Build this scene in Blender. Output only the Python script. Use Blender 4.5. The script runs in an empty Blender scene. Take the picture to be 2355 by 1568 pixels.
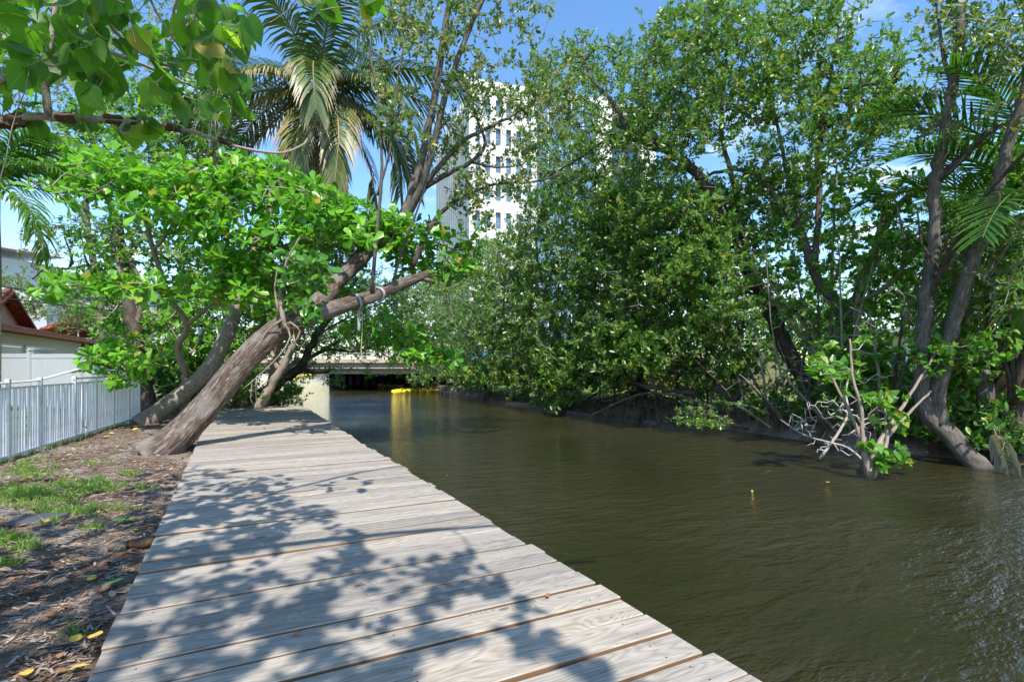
import bpy, math, random
import numpy as np
from mathutils import Vector, Matrix

random.seed(7)
rng = np.random.default_rng(7)
SC = bpy.context.scene
COL = SC.collection
PI = math.pi

# ------------------------------------------------------------------ camera
FV = 1242.0          # focal length in pixels of a 2355 px wide copy of the photo
CXV, HYV = 1177.5, 839.0
CAMH = 1.45
YAW = math.radians(27.3)
FWD = np.array([math.sin(YAW), math.cos(YAW), 0.0])
RGT = np.array([math.cos(YAW), -math.sin(YAW), 0.0])
UP = np.array([0.0, 0.0, 1.0])
CAM = np.array([0.0, 0.0, CAMH])

cam_d = bpy.data.cameras.new('camera')
cam = bpy.data.objects.new('camera', cam_d)
COL.objects.link(cam)
cam.location = CAM
cam.rotation_euler = (PI / 2, 0, -YAW)
cam_d.sensor_width = 36.0
cam_d.lens = 36.0 * FV / 2355.0
cam_d.shift_y = (HYV - 784.0) / 2355.0
cam_d.clip_start = 0.05
cam_d.clip_end = 5000
SC.camera = cam

# ------------------------------------------------------------------ sky, sun, exposure
SUN_AZ, SUN_EL = math.radians(191.0), math.radians(56.0)   # azimuth clockwise from +Y
SUNV = np.array([math.sin(SUN_AZ) * math.cos(SUN_EL), math.cos(SUN_AZ) * math.cos(SUN_EL), math.sin(SUN_EL)])

world = bpy.data.worlds.new('World')
SC.world = world
world.use_nodes = True
wn = world.node_tree
wn.nodes.clear()


def nd(nt, t, **kw):
    n = nt.nodes.new(t)
    for k, v in kw.items():
        setattr(n, k, v)
    return n


def lk(nt, a, b):
    nt.links.new(a, b)


sky = nd(wn, 'ShaderNodeTexSky', sky_type='NISHITA', sun_disc=False)
sky.sun_elevation = SUN_EL
sky.sun_rotation = SUN_AZ
sky.air_density = 1.0
sky.dust_density = 0.35
sky.ozone_density = 1.4
hs = nd(wn, 'ShaderNodeHueSaturation')
hs.inputs['Saturation'].default_value = 1.2
hs.inputs['Value'].default_value = 1.3
tc = nd(wn, 'ShaderNodeTexCoord')
sep = nd(wn, 'ShaderNodeSeparateXYZ')
zz = nd(wn, 'ShaderNodeMath', operation='MAXIMUM')
zz.inputs[1].default_value = 0.06
dx = nd(wn, 'ShaderNodeMath', operation='DIVIDE')
dy = nd(wn, 'ShaderNodeMath', operation='DIVIDE')
cmb = nd(wn, 'ShaderNodeCombineXYZ')
cn = nd(wn, 'ShaderNodeTexNoise')
cn.inputs['Scale'].default_value = 1.15
cn.inputs['Detail'].default_value = 6
cn.inputs['Roughness'].default_value = 0.52
cmap = nd(wn, 'ShaderNodeMapping')
cmap.inputs['Location'].default_value = (3.1, 0.4, 0.0)
cr = nd(wn, 'ShaderNodeValToRGB')
cr.color_ramp.elements[0].position = 0.56
cr.color_ramp.elements[1].position = 0.80
mx = nd(wn, 'ShaderNodeMixRGB')
mx.inputs[2].default_value = (7.2, 7.5, 8.0, 1)
bg = nd(wn, 'ShaderNodeBackground')
bg.inputs['Strength'].default_value = 0.14
wo = nd(wn, 'ShaderNodeOutputWorld')
lk(wn, tc.outputs['Generated'], sep.inputs[0])
lk(wn, sep.outputs['Z'], zz.inputs[0])
lk(wn, sep.outputs['X'], dx.inputs[0]); lk(wn, zz.outputs[0], dx.inputs[1])
lk(wn, sep.outputs['Y'], dy.inputs[0]); lk(wn, zz.outputs[0], dy.inputs[1])
lk(wn, dx.outputs[0], cmb.inputs['X']); lk(wn, dy.outputs[0], cmb.inputs['Y'])
lk(wn, cmb.outputs[0], cmap.inputs[0]); lk(wn, cmap.outputs[0], cn.inputs['Vector'])
lk(wn, cn.outputs['Fac'], cr.inputs[0])
lk(wn, sky.outputs[0], hs.inputs['Color'])
lk(wn, hs.outputs[0], mx.inputs[1]); lk(wn, cr.outputs[0], mx.inputs[0])
lk(wn, mx.outputs[0], bg.inputs[0]); lk(wn, bg.outputs[0], wo.inputs[0])

sun_d = bpy.data.lights.new('sun', 'SUN')
sun_d.energy = 4.4
sun_d.angle = math.radians(0.53)
sun_d.color = (1.0, 0.955, 0.89)
sun = bpy.data.objects.new('sun', sun_d)
COL.objects.link(sun)
sun.rotation_euler = Vector(SUNV).to_track_quat('Z', 'Y').to_euler()

vs = SC.view_settings
vs.view_transform = 'Standard'
vs.look = 'None'
vs.gamma = 1.0
vs.use_curve_mapping = False
vs.exposure = 0.75
cy = SC.cycles
cy.max_bounces = 8
cy.diffuse_bounces = 4
cy.glossy_bounces = 3
cy.transmission_bounces = 5
cy.transparent_max_bounces = 6
cy.caustics_reflective = False
cy.caustics_refractive = False
cy.sample_clamp_indirect = 6.0
cy.use_denoising = True


# ------------------------------------------------------------------ pixel -> place helpers
def ray(x, y):
    return FWD + RGT * ((x - CXV) / FV) + UP * ((HYV - y) / FV)


def V(x, y, Z):
    return CAM + ray(x, y) * Z


def VG(x, y, z=-0.08):
    r = ray(x, y)
    return CAM + r * ((z - CAMH) / r[2])


def VX(x, y, X):
    r = ray(x, y)
    return CAM + r * (X / r[0])


def in_poly(pts, poly):
    x, y = pts[:, 0], pts[:, 1]
    ins = np.zeros(len(pts), bool)
    j = len(poly) - 1
    for i in range(len(poly)):
        xi, yi = poly[i]
        xj, yj = poly[j]
        c = ((yi > y) != (yj > y)) & (x < (xj - xi) * (y - yi) / (yj - yi + 1e-9) + xi)
        ins ^= c
        j = i
    return ins


def poly_px(poly, n):
    p = np.array(poly, float)
    lo, hi = p.min(0), p.max(0)
    out = np.zeros((0, 2))
    while len(out) < n:
        q = lo + rng.random((n * 2, 2)) * (hi - lo)
        out = np.vstack([out, q[in_poly(q, poly)]])
    return out[:n]


DENS = 1.0


def region(poly, n, a, b, mode='Z', clump=0, sig=0.45, flat=0.55):
    """n crown points inside a pixel outline, spread in depth between a and b (distance Z or bank line X)"""
    n = max(1, int(n * DENS))
    m = n if clump == 0 else max(1, n // clump)
    q = poly_px(poly, m)
    t = a + (b - a) * rng.random(m)
    r = FWD + np.outer((q[:, 0] - CXV) / FV, RGT) + np.outer((HYV - q[:, 1]) / FV, UP)
    if mode == 'X':
        t = t / r[:, 0]
    c = CAM + r * t[:, None]
    if clump:
        c = np.repeat(c, clump, axis=0)
        c = c + rng.normal(size=c.shape) * np.array([sig, sig, sig * flat])
    return c


# ------------------------------------------------------------------ materials
def new_mat(name):
    m = bpy.data.materials.new(name)
    m.use_nodes = True
    nt = m.node_tree
    nt.nodes.clear()
    out = nd(nt, 'ShaderNodeOutputMaterial')
    return m, nt, out


def principled(nt, col=(0.5, 0.5, 0.5), rough=0.6, spec=0.4, metal=0.0):
    b = nd(nt, 'ShaderNodeBsdfPrincipled')
    b.inputs['Base Color'].default_value = (*col, 1)
    b.inputs['Roughness'].default_value = rough
    b.inputs['Specular IOR Level'].default_value = spec
    b.inputs['Metallic'].default_value = metal
    return b


def ramp(nt, stops):
    r = nd(nt, 'ShaderNodeValToRGB')
    e = r.color_ramp.elements
    while len(e) < len(stops):
        e.new(0.5)
    for k, (p, c) in enumerate(stops):
        e[k].position = p
        e[k].color = (*c, 1)
    return r


def mat_plain(name, col, rough=0.6, spec=0.35, var=0.12, scale=6.0, bump=0.0, metal=0.0, dirt=None):
    m, nt, out = new_mat(name)
    b = principled(nt, col, rough, spec, metal)
    t = nd(nt, 'ShaderNodeTexCoord')
    n = nd(nt, 'ShaderNodeTexNoise')
    n.inputs['Scale'].default_value = scale
    n.inputs['Detail'].default_value = 7
    n.inputs['Roughness'].default_value = 0.65
    lk(nt, t.outputs['Object'], n.inputs['Vector'])
    lo = tuple(max(0, c * (1 - var)) for c in col) if dirt is None else dirt
    hi = tuple(min(1, c * (1 + var)) for c in col)
    r = ramp(nt, [(0.32, lo), (0.62 if dirt is None else 0.48, hi)])
    lk(nt, n.outputs['Fac'], r.inputs[0])
    lk(nt, r.outputs[0], b.inputs['Base Color'])
    if bump:
        bp = nd(nt, 'ShaderNodeBump')
        bp.inputs['Strength'].default_value = bump
        bp.inputs['Distance'].default_value = 0.02
        n2 = nd(nt, 'ShaderNodeTexNoise')
        n2.inputs['Scale'].default_value = scale * 8
        n2.inputs['Detail'].default_value = 4
        lk(nt, t.outputs['Object'], n2.inputs['Vector'])
        lk(nt, n2.outputs['Fac'], bp.inputs['Height'])
        lk(nt, bp.outputs[0], b.inputs['Normal'])
    lk(nt, b.outputs[0], out.inputs[0])
    return m


def mat_bark(name, dark, mid, pale, stretch=(9, 9, 2.2), bump=0.8, patch=0.55, pscale=3.0):
    m, nt, out = new_mat(name)
    b = principled(nt, mid, 0.85, 0.2)
    t = nd(nt, 'ShaderNodeAttribute', attribute_name='tube')
    mp = nd(nt, 'ShaderNodeMapping')
    mp.inputs['Scale'].default_value = stretch
    n = nd(nt, 'ShaderNodeTexNoise')
    n.inputs['Scale'].default_value = 2.6
    n.inputs['Detail'].default_value = 9
    n.inputs['Roughness'].default_value = 0.7
    n.inputs['Distortion'].default_value = 0.6
    lk(nt, t.outputs['Vector'], mp.inputs[0])
    lk(nt, mp.outputs[0], n.inputs['Vector'])
    r = ramp(nt, [(0.30, dark), (0.5, mid), (0.72, pale)])
    lk(nt, n.outputs['Fac'], r.inputs[0])
    n2 = nd(nt, 'ShaderNodeTexNoise')
    n2.inputs['Scale'].default_value = pscale
    n2.inputs['Detail'].default_value = 5
    lk(nt, t.outputs['Vector'], n2.inputs['Vector'])
    r2 = ramp(nt, [(patch, (0, 0, 0)), (patch + 0.12, (1, 1, 1))])
    lk(nt, n2.outputs['Fac'], r2.inputs[0])
    mxx = nd(nt, 'ShaderNodeMixRGB')
    mxx.inputs[2].default_value = (*[0.6 * p + 0.4 * q for p, q in zip(pale, mid)], 1)
    mf = nd(nt, 'ShaderNodeMath', operation='MULTIPLY')
    mf.inputs[1].default_value = 0.6
    lk(nt, r2.outputs[0], mf.inputs[0])
    lk(nt, mf.outputs[0], mxx.inputs[0])
    lk(nt, r.outputs[0], mxx.inputs[1])
    lk(nt, mxx.outputs[0], b.inputs['Base Color'])
    bp = nd(nt, 'ShaderNodeBump')
    bp.inputs['Strength'].default_value = bump
    bp.inputs['Distance'].default_value = 0.03
    lk(nt, n.outputs['Fac'], bp.inputs['Height'])
    lk(nt, bp.outputs[0], b.inputs['Normal'])
    lk(nt, b.outputs[0], out.inputs[0])
    return m


def mat_leaf(name, stops, rough=0.38, spec=0.45, trans=0.32, by_object=False, veins=False, tmul=1.7):
    """stops: ramp over each leaf's own random value"""
    m, nt, out = new_mat(name)
    b = principled(nt, stops[0][1], rough, spec)
    if by_object:
        a = nd(nt, 'ShaderNodeObjectInfo')
        src = a.outputs['Random']
    else:
        a = nd(nt, 'ShaderNodeAttribute', attribute_name='rnd')
        src = a.outputs['Fac']
    r = ramp(nt, stops)
    lk(nt, src, r.inputs[0])
    colo = r.outputs[0]
    if veins:
        uv = nd(nt, 'ShaderNodeUVMap', uv_map='UVMap')
        sp = nd(nt, 'ShaderNodeSeparateXYZ')
        lk(nt, uv.outputs[0], sp.inputs[0])
        # side veins run obliquely from the midrib
        av = nd(nt, 'ShaderNodeMath', operation='ABSOLUTE')
        lk(nt, sp.outputs['Y'], av.inputs[0])
        m1 = nd(nt, 'ShaderNodeMath', operation='MULTIPLY'); m1.inputs[1].default_value = 1.0
        lk(nt, av.outputs[0], m1.inputs[0])
        sb = nd(nt, 'ShaderNodeMath', operation='SUBTRACT')
        lk(nt, sp.outputs['X'], sb.inputs[0]); lk(nt, m1.outputs[0], sb.inputs[1])
        fr = nd(nt, 'ShaderNodeMath', operation='MULTIPLY'); fr.inputs[1].default_value = 5.5
        lk(nt, sb.outputs[0], fr.inputs[0])
        fc = nd(nt, 'ShaderNodeMath', operation='FRACT'); lk(nt, fr.outputs[0], fc.inputs[0])
        lt = nd(nt, 'ShaderNodeMath', operation='LESS_THAN'); lt.inputs[1].default_value = 0.07
        lk(nt, fc.outputs[0], lt.inputs[0])
        lm = nd(nt, 'ShaderNodeMath', operation='LESS_THAN'); lm.inputs[1].default_value = 0.018
        lk(nt, av.outputs[0], lm.inputs[0])
        mxm = nd(nt, 'ShaderNodeMath', operation='MAXIMUM')
        lk(nt, lt.outputs[0], mxm.inputs[0]); lk(nt, lm.outputs[0], mxm.inputs[1])
        sc = nd(nt, 'ShaderNodeMath', operation='MULTIPLY'); sc.inputs[1].default_value = 0.22
        lk(nt, mxm.outputs[0], sc.inputs[0])
        vm = nd(nt, 'ShaderNodeMixRGB')
        vm.inputs[2].default_value = (0.22, 0.30, 0.08, 1)
        lk(nt, sc.outputs[0], vm.inputs[0]); lk(nt, colo, vm.inputs[1])
        colo = vm.outputs[0]
    # the underside of a leaf is paler and duller
    g = nd(nt, 'ShaderNodeNewGeometry')
    bk = nd(nt, 'ShaderNodeMath', operation='MULTIPLY'); bk.inputs[1].default_value = 0.35
    lk(nt, g.outputs['Backfacing'], bk.inputs[0])
    bm = nd(nt, 'ShaderNodeMixRGB'); bm.inputs[2].default_value = (0.16, 0.21, 0.10, 1)
    lk(nt, bk.outputs[0], bm.inputs[0]); lk(nt, colo, bm.inputs[1])
    lk(nt, bm.outputs[0], b.inputs['Base Color'])
    tr = nd(nt, 'ShaderNodeBsdfTranslucent')
    tm = nd(nt, 'ShaderNodeMixRGB', blend_type='MULTIPLY'); tm.inputs[0].default_value = 1.0
    tm.inputs[2].default_value = (1.25 * tmul, 1.25 * tmul, 0.55 * tmul, 1)
    lk(nt, colo, tm.inputs[1]); lk(nt, tm.outputs[0], tr.inputs['Color'])
    ms = nd(nt, 'ShaderNodeMixShader'); ms.inputs[0].default_value = trans
    lk(nt, b.outputs[0], ms.inputs[1]); lk(nt, tr.outputs[0], ms.inputs[2])
    lk(nt, ms.outputs[0], out.inputs[0])
    return m


YEL = (0.42, 0.27, 0.02)
M = {}
M['mangrove'] = mat_leaf('mangrove_leaf', [(0.0, (0.045, 0.125, 0.014)), (0.45, (0.095, 0.215, 0.022)), (0.9, (0.165, 0.290, 0.040)), (0.975, (0.20, 0.26, 0.04)), (0.99, YEL)], 0.36, 0.5, 0.30)
M['olive'] = mat_leaf('olive_leaf', [(0.0, (0.055, 0.12, 0.025)), (0.5, (0.10, 0.19, 0.035)), (0.85, (0.17, 0.24, 0.05)), (0.95, (0.30, 0.30, 0.04)), (0.985, YEL)], 0.36, 0.5, 0.30)
M['heart'] = mat_leaf('heart_leaf', [(0.0, (0.052, 0.16, 0.018)), (0.5, (0.10, 0.26, 0.026)), (0.93, (0.17, 0.35, 0.04)), (0.985, (0.28, 0.32, 0.04)), (1.0, YEL)], 0.42, 0.4, 0.36)
M['dense'] = mat_leaf('dense_leaf', [(0.0, (0.032, 0.105, 0.014)), (0.5, (0.065, 0.185, 0.018)), (0.95, (0.12, 0.26, 0.03)), (1.0, YEL)], 0.4, 0.45, 0.30)
M['fine'] = mat_leaf('fine_leaf', [(0.0, (0.05, 0.13, 0.035)), (0.6, (0.10, 0.20, 0.05)), (1.0, (0.16, 0.26, 0.06))], 0.5, 0.3, 0.3)
AL = [(0.0, (0.06, 0.21, 0.014)), (0.5, (0.115, 0.32, 0.02)), (0.95, (0.20, 0.42, 0.035)), (0.99, (0.35, 0.33, 0.03)), (1.0, (0.32, 0.11, 0.02))]
M['almond'] = mat_leaf('almond_leaf', AL, 0.34, 0.5, 0.34)
M['almond_o'] = mat_leaf('almond_leaf_single', AL, 0.34, 0.5, 0.34, by_object=True, veins=True)
OV = [(0.0, (0.036, 0.105, 0.012)), (0.5, (0.060, 0.165, 0.015)), (0.92, (0.11, 0.24, 0.02)), (0.975, (0.22, 0.27, 0.03)), (1.0, (0.33, 0.25, 0.03))]
M['overhang'] = mat_leaf('overhang_leaf', OV, 0.42, 0.4, 0.55, tmul=2.2)
M['overhang_o'] = mat_leaf('overhang_leaf_single', OV, 0.42, 0.4, 0.55, by_object=True, veins=True, tmul=2.2)
M['fig_o'] = mat_leaf('fig_leaf_single', [(0, (0.04, 0.15, 0.02)), (0.8, (0.09, 0.26, 0.03)), (1, (0.2, 0.32, 0.04))], 0.28, 0.55, 0.28, by_object=True, veins=True)
M['palm'] = mat_leaf('palm_leaflet', [(0.0, (0.026, 0.065, 0.014)), (0.42, (0.060, 0.11, 0.022)), (0.62, (0.16, 0.18, 0.045)), (0.78, (0.36, 0.27, 0.15)), (1.0, (0.42, 0.34, 0.26))], 0.42, 0.45, 0.22, tmul=1.3)
M['palm_dead'] = mat_leaf('palm_leaflet_dead', [(0.0, (0.30, 0.26, 0.22)), (1.0, (0.46, 0.42, 0.38))], 0.7, 0.2, 0.1)
M['palm_green'] = mat_leaf('palm_leaflet_green', [(0.0, (0.03, 0.10, 0.014)), (0.6, (0.08, 0.18, 0.022)), (0.85, (0.24, 0.24, 0.04)), (1.0, (0.40, 0.30, 0.12))], 0.42, 0.45, 0.30)
M['grass'] = mat_leaf('grass_blade', [(0.0, (0.07, 0.17, 0.02)), (0.6, (0.14, 0.28, 0.035)), (0.9, (0.24, 0.32, 0.06)), (1.0, (0.4, 0.34, 0.16))], 0.5, 0.3, 0.3)
M['litter'] = mat_leaf('fallen_brown', [(0.0, (0.12, 0.06, 0.03)), (0.5, (0.26, 0.13, 0.055)), (0.8, (0.36, 0.22, 0.11)), (1.0, (0.45, 0.36, 0.26))], 0.7, 0.2, 0.05)
M['chips'] = mat_leaf('mulch_chip', [(0.0, (0.09, 0.055, 0.038)), (0.4, (0.20, 0.135, 0.095)), (0.75, (0.28, 0.225, 0.18)), (1.0, (0.38, 0.335, 0.29))], 0.85, 0.15, 0.0)
M['twig'] = mat_plain('twig_grey', (0.30, 0.26, 0.22), 0.85, 0.15, 0.35, 5)
M['twig_dark'] = mat_plain('twig_brown', (0.12, 0.095, 0.075), 0.85, 0.15, 0.35, 5)
M['dead'] = mat_plain('bleached_wood', (0.44, 0.39, 0.34), 0.85, 0.15, 0.25, 7)
M['bark_dark'] = mat_bark('bark_dark', (0.018, 0.013, 0.010), (0.075, 0.055, 0.043), (0.17, 0.14, 0.115))
M['bark_grey'] = mat_bark('bark_grey', (0.045, 0.035, 0.028), (0.125, 0.105, 0.088), (0.25, 0.22, 0.19))
M['bark_pale'] = mat_bark('bark_pale', (0.11, 0.085, 0.065), (0.27, 0.22, 0.17), (0.44, 0.38, 0.31))
M['palm_trunk'] = mat_bark('palm_trunk', (0.11, 0.085, 0.065), (0.25, 0.205, 0.165), (0.40, 0.35, 0.29), (3, 3, 9), 0.6)


# ------------------------------------------------------------------ object helpers
def tag(o, label=None, cat=None, group=None, kind=None):
    if label: o['label'] = label
    if cat: o['category'] = cat
    if group: o['group'] = group
    if kind: o['kind'] = kind
    return o


def thing(name, label, cat, loc, group=None):
    o = bpy.data.objects.new(name, None)
    o.empty_display_size = 0.2
    COL.objects.link(o)
    o.location = [float(v) for v in loc]
    return tag(o, label, cat, group)


def wloc(o):
    v = np.zeros(3)
    while o is not None:
        v = v + np.array(o.location)
        o = o.parent
    return v


def link(name, mesh, parent=None, loc=(0, 0, 0), mat=None):
    """loc is in world space; parents are never rotated or scaled"""
    o = bpy.data.objects.new(name, mesh)
    COL.objects.link(o)
    if mat is not None and len(mesh.materials) == 0:
        mesh.materials.append(mat)
    loc = np.array(loc, float)
    if parent is not None:
        o.parent = parent
        loc = loc - wloc(parent)
    o.location = loc
    return o


class MB:
    def __init__(s):
        s.v, s.f, s.tc = [], [], {}

    def add(s, verts, faces):
        k = len(s.v)
        s.v += [tuple(map(float, p)) for p in verts]
        s.f += [tuple(i + k for i in f) for f in faces]
        return s

    def box(s, lo, hi):
        x0, y0, z0 = lo
        x1, y1, z1 = hi
        return s.add([(x0, y0, z0), (x1, y0, z0), (x1, y1, z0), (x0, y1, z0), (x0, y0, z1), (x1, y0, z1), (x1, y1, z1), (x0, y1, z1)],
                     [(0, 3, 2, 1), (4, 5, 6, 7), (0, 1, 5, 4), (1, 2, 6, 5), (2, 3, 7, 6), (3, 0, 4, 7)])

    def obox(s, c, ex, ey, ez):
        """box from centre and three half-axis vectors"""
        c, ex, ey, ez = map(np.array, (c, ex, ey, ez))
        vs_ = [c + a * ex + b * ey + d * ez for d in (-1, 1) for a, b in ((-1, -1), (1, -1), (1, 1), (-1, 1))]
        return s.add(vs_, [(0, 3, 2, 1), (4, 5, 6, 7), (0, 1, 5, 4), (1, 2, 6, 5), (2, 3, 7, 6), (3, 0, 4, 7)])

    def tube(s, pts, rad, sides=8, cap=True, rough=0.0, squash=1.0, twist=0.0):
        pts = np.array(pts, float)
        n = len(pts)
        rad = np.broadcast_to(np.array(rad, float), (n,))
        t = np.gradient(pts, axis=0)
        t /= np.linalg.norm(t, axis=1)[:, None] + 1e-9
        ref = np.array([0, 0, 1.0]) if abs(t[0][2]) < 0.9 else np.array([1.0, 0, 0])
        u = np.cross(t[0], ref); u /= np.linalg.norm(u)
        k = len(s.v)
        ph = rng.random(4) * 6.28
        ln = np.concatenate([[0], np.cumsum(np.linalg.norm(np.diff(pts, axis=0), axis=1))]) + rng.random() * 20
        rt = float(rad.max())
        for i in range(n):
            u = u - t[i] * np.dot(u, t[i]); u /= np.linalg.norm(u) + 1e-9
            w = np.cross(t[i], u)
            for j in range(sides):
                a = 2 * PI * j / sides + twist * i
                rr = rad[i]
                if rough:
                    rr *= 1 + rough * (0.55 * math.sin(3 * a + ph[0] + i * 0.13) + 0.35 * math.sin(7 * a + ph[1] - i * 0.21) + 0.35 * math.sin(0.9 * i + ph[2] + a)) + rough * 0.5 * (rng.random() - 0.5)
                p = pts[i] + u * math.cos(a) * rr + w * math.sin(a) * rr * squash
                s.tc[len(s.v)] = (math.cos(a) * rt, math.sin(a) * rt, float(ln[i]))
                s.v.append((float(p[0]), float(p[1]), float(p[2])))
        for i in range(n - 1):
            for j in range(sides):
                a0 = k + i * sides + j; a1 = k + i * sides + (j + 1) % sides
                s.f.append((a0, a1, a1 + sides, a0 + sides))
        if cap:
            s.f.append(tuple(k + j for j in reversed(range(sides))))
            s.f.append(tuple(k + (n - 1) * sides + j for j in range(sides)))
        return s

    def build(s, name, mat, parent=None, smooth=False, kind=None, origin=None):
        m = bpy.data.meshes.new(name)
        o0 = wloc(parent) if parent is not None else np.array(origin if origin is not None else (0, 0, 0), float)
        m.from_pydata([(a - o0[0], b - o0[1], c - o0[2]) for a, b, c in s.v], [], s.f)
        m.materials.append(mat)
        if smooth:
            m.polygons.foreach_set('use_smooth', [True] * len(m.polygons))
        if s.tc:
            at_ = m.attributes.new('tube', 'FLOAT_VECTOR', 'POINT')
            for i_, q_ in s.tc.items():
                at_.data[i_].vector = q_
        m.update()
        o = bpy.data.objects.new(name, m)
        COL.objects.link(o)
        if parent is not None:
            o.parent = parent
        else:
            o.location = o0
        if kind: o['kind'] = kind
        return o


def np_mesh(name, verts, loops, size, mat, rnd=None, parent=None, smooth=False, kind=None, uv=None):
    m = bpy.data.meshes.new(name)
    nv, nf = len(verts), len(loops) // size
    if parent is not None:
        verts = verts - wloc(parent)
    m.vertices.add(nv)
    m.vertices.foreach_set('co', np.ascontiguousarray(verts, np.float32).ravel())
    m.loops.add(nf * size)
    m.loops.foreach_set('vertex_index', np.ascontiguousarray(loops, np.int32))
    m.polygons.add(nf)
    m.polygons.foreach_set('loop_start', np.arange(0, nf * size, size, dtype=np.int32))
    m.polygons.foreach_set('loop_total', np.full(nf, size, np.int32))
    if smooth:
        m.polygons.foreach_set('use_smooth', np.ones(nf, bool))
    if rnd is not None:
        at = m.attributes.new('rnd', 'FLOAT', 'FACE')
        at.data.foreach_set('value', np.ascontiguousarray(rnd, np.float32))
    m.materials.append(mat)
    m.update(calc_edges=True)
    o = bpy.data.objects.new(name, m)
    COL.objects.link(o)
    if parent is not None:
        o.parent = parent
    if kind: o['kind'] = kind
    return o


def smooth_line(pts, step=0.15):
    p = np.array(pts, float)
    q = np.vstack([2 * p[0] - p[1], p, 2 * p[-1] - p[-2]])
    out = []
    for i in range(1, len(q) - 2):
        n = max(2, int(np.linalg.norm(q[i + 1] - q[i]) / step))
        for k in range(n):
            t = k / n
            out.append(0.5 * (2 * q[i] + (q[i + 1] - q[i - 1]) * t + (2 * q[i - 1] - 5 * q[i] + 4 * q[i + 1] - q[i + 2]) * t * t + (3 * q[i] - q[i - 1] - 3 * q[i + 1] + q[i + 2]) * t ** 3))
    out.append(p[-1])
    return np.array(out)


def norm(a):
    return a / (np.linalg.norm(a, axis=-1, keepdims=True) + 1e-9)


# leaf outlines in (along, across, up): two n-gons that share the midrib
T_OVAL = (np.array([(0, 0, 0), (.35, .20, .05), (.75, .21, .04), (1, 0, -.03), (.75, -.21, .04), (.35, -.20, .05)]), [(0, 3, 2, 1), (0, 5, 4, 3)])
T_HEART = (np.array([(0, 0, 0), (-.12, .28, .03), (.18, .46, .02), (.6, .26, .02), (1, 0, -.12), (.6, -.26, .02), (.18, -.46, .02), (-.12, -.28, .03)]), [(0, 4, 3, 2, 1), (0, 7, 6, 5, 4)])
T_OBOV = (np.array([(0, 0, 0), (.4, .15, .04), (.78, .27, .04), (1, .0, -.06), (.78, -.27, .04), (.4, -.15, .04)]), [(0, 3, 2, 1), (0, 5, 4, 3)])
T_BLADE = (np.array([(0, 0, 0), (.5, .03, .0), (1, 0, -.12), (.5, -.03, 0)]), [(0, 3, 2, 1)])


def leaf_frames(tips, dirs, n, size, along=0.25, fwd=0.5, spread=0.9, up=0.25, nup=0.9, svar=0.35):
    N = len(tips) * n
    tp = np.repeat(tips, n, axis=0)
    d0 = np.repeat(dirs, n, axis=0)
    perp = rng.normal(size=(N, 3))
    perp = norm(perp - d0 * (perp * d0).sum(1, keepdims=True))
    u = rng.random((N, 1))
    pos = tp - d0 * u * along + perp * 0.012
    d = norm(d0 * fwd + perp * spread + np.array([0, 0, up]) + rng.normal(size=(N, 3)) * 0.15)
    nr = (np.array([0, 0, 0.45]) + SUNV * 0.65) * nup + rng.normal(size=(N, 3)) * 0.55 + d0 * 0.3
    nr = norm(nr - d * (nr * d).sum(1, keepdims=True))
    sz = size * (1 + svar * (rng.random(N) * 2 - 1))
    return pos, d, nr, sz


def leaf_mesh(name, fr, tmpl, mat, parent, rnd=None, kind='stuff'):
    pos, d, nr, sz = fr
    T, F = tmpl
    s = np.cross(nr, d)
    N, k = len(pos), len(T)
    verts = pos[:, None, :] + sz[:, None, None] * (d[:, None, :] * T[None, :, 0:1] + s[:, None, :] * T[None, :, 1:2] + nr[:, None, :] * T[None, :, 2:3])
    base = np.array([i for f in F for i in f])
    loops = (np.arange(N)[:, None] * k + base[None, :]).ravel()
    if rnd is None:
        rnd = rng.random(N)
    return np_mesh(name, verts.reshape(-1, 3), loops, len(F[0]), mat, np.repeat(rnd, len(F)), parent, kind=kind)


def single_leaf_mesh(name, T, mat, curl=0.0):
    """a finer leaf with a crease, a curl and a stalk, for leaves that are objects of their own"""
    xs = np.array([r[0] for r in T]); ws = np.array([r[1] for r in T])
    v, f, uv = [], [], []
    for x, w in zip(xs, ws):
        for s in (-1, -0.55, 0, 0.55, 1):
            v.append((x - (0.10 * abs(s) ** 2 if x < 0.12 else 0) * (w > 0.02), s * w, 0.10 * w * abs(s) - curl * x * x + 0.02 * math.sin(9 * x + 3 * s)))
            uv.append((x, s * w))
    n = 5
    for i in range(len(xs) - 1):
        for j in range(4):
            a = i * n + j
            f.append((a, a + n, a + n + 1, a + 1))
    k = len(v)
    for (x, z) in ((0.02, 0.0), (-0.45, 0.06)):
        for a in range(3):
            v.append((x, 0.011 * math.cos(a * 2.1), z + 0.011 * math.sin(a * 2.1)))
            uv.append((0, 0))
    for a in range(3):
        f.append((k + a, k + (a + 1) % 3, k + 3 + (a + 1) % 3, k + 3 + a))
    m = bpy.data.meshes.new(name)
    m.from_pydata(v, [], f)
    ul = m.uv_layers.new(name='UVMap')
    for lp in m.loops:
        ul.data[lp.index].uv = uv[lp.vertex_index]
    m.materials.append(mat)
    m.polygons.foreach_set('use_smooth', [True] * len(m.polygons))
    m.update()
    return m


H_T = [(-0.02, 0.10), (0.05, 0.36), (0.2, 0.47), (0.4, 0.44), (0.6, 0.31), (0.78, 0.17), (0.9, 0.07), (1.0, 0.0)]
A_T = [(0.0, 0.03), (0.2, 0.09), (0.4, 0.16), (0.6, 0.23), (0.78, 0.27), (0.9, 0.22), (1.0, 0.03)]
F_T = [(0.0, 0.05), (0.15, 0.2), (0.35, 0.30), (0.6, 0.29), (0.8, 0.2), (0.93, 0.08), (1.0, 0.0)]


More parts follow.
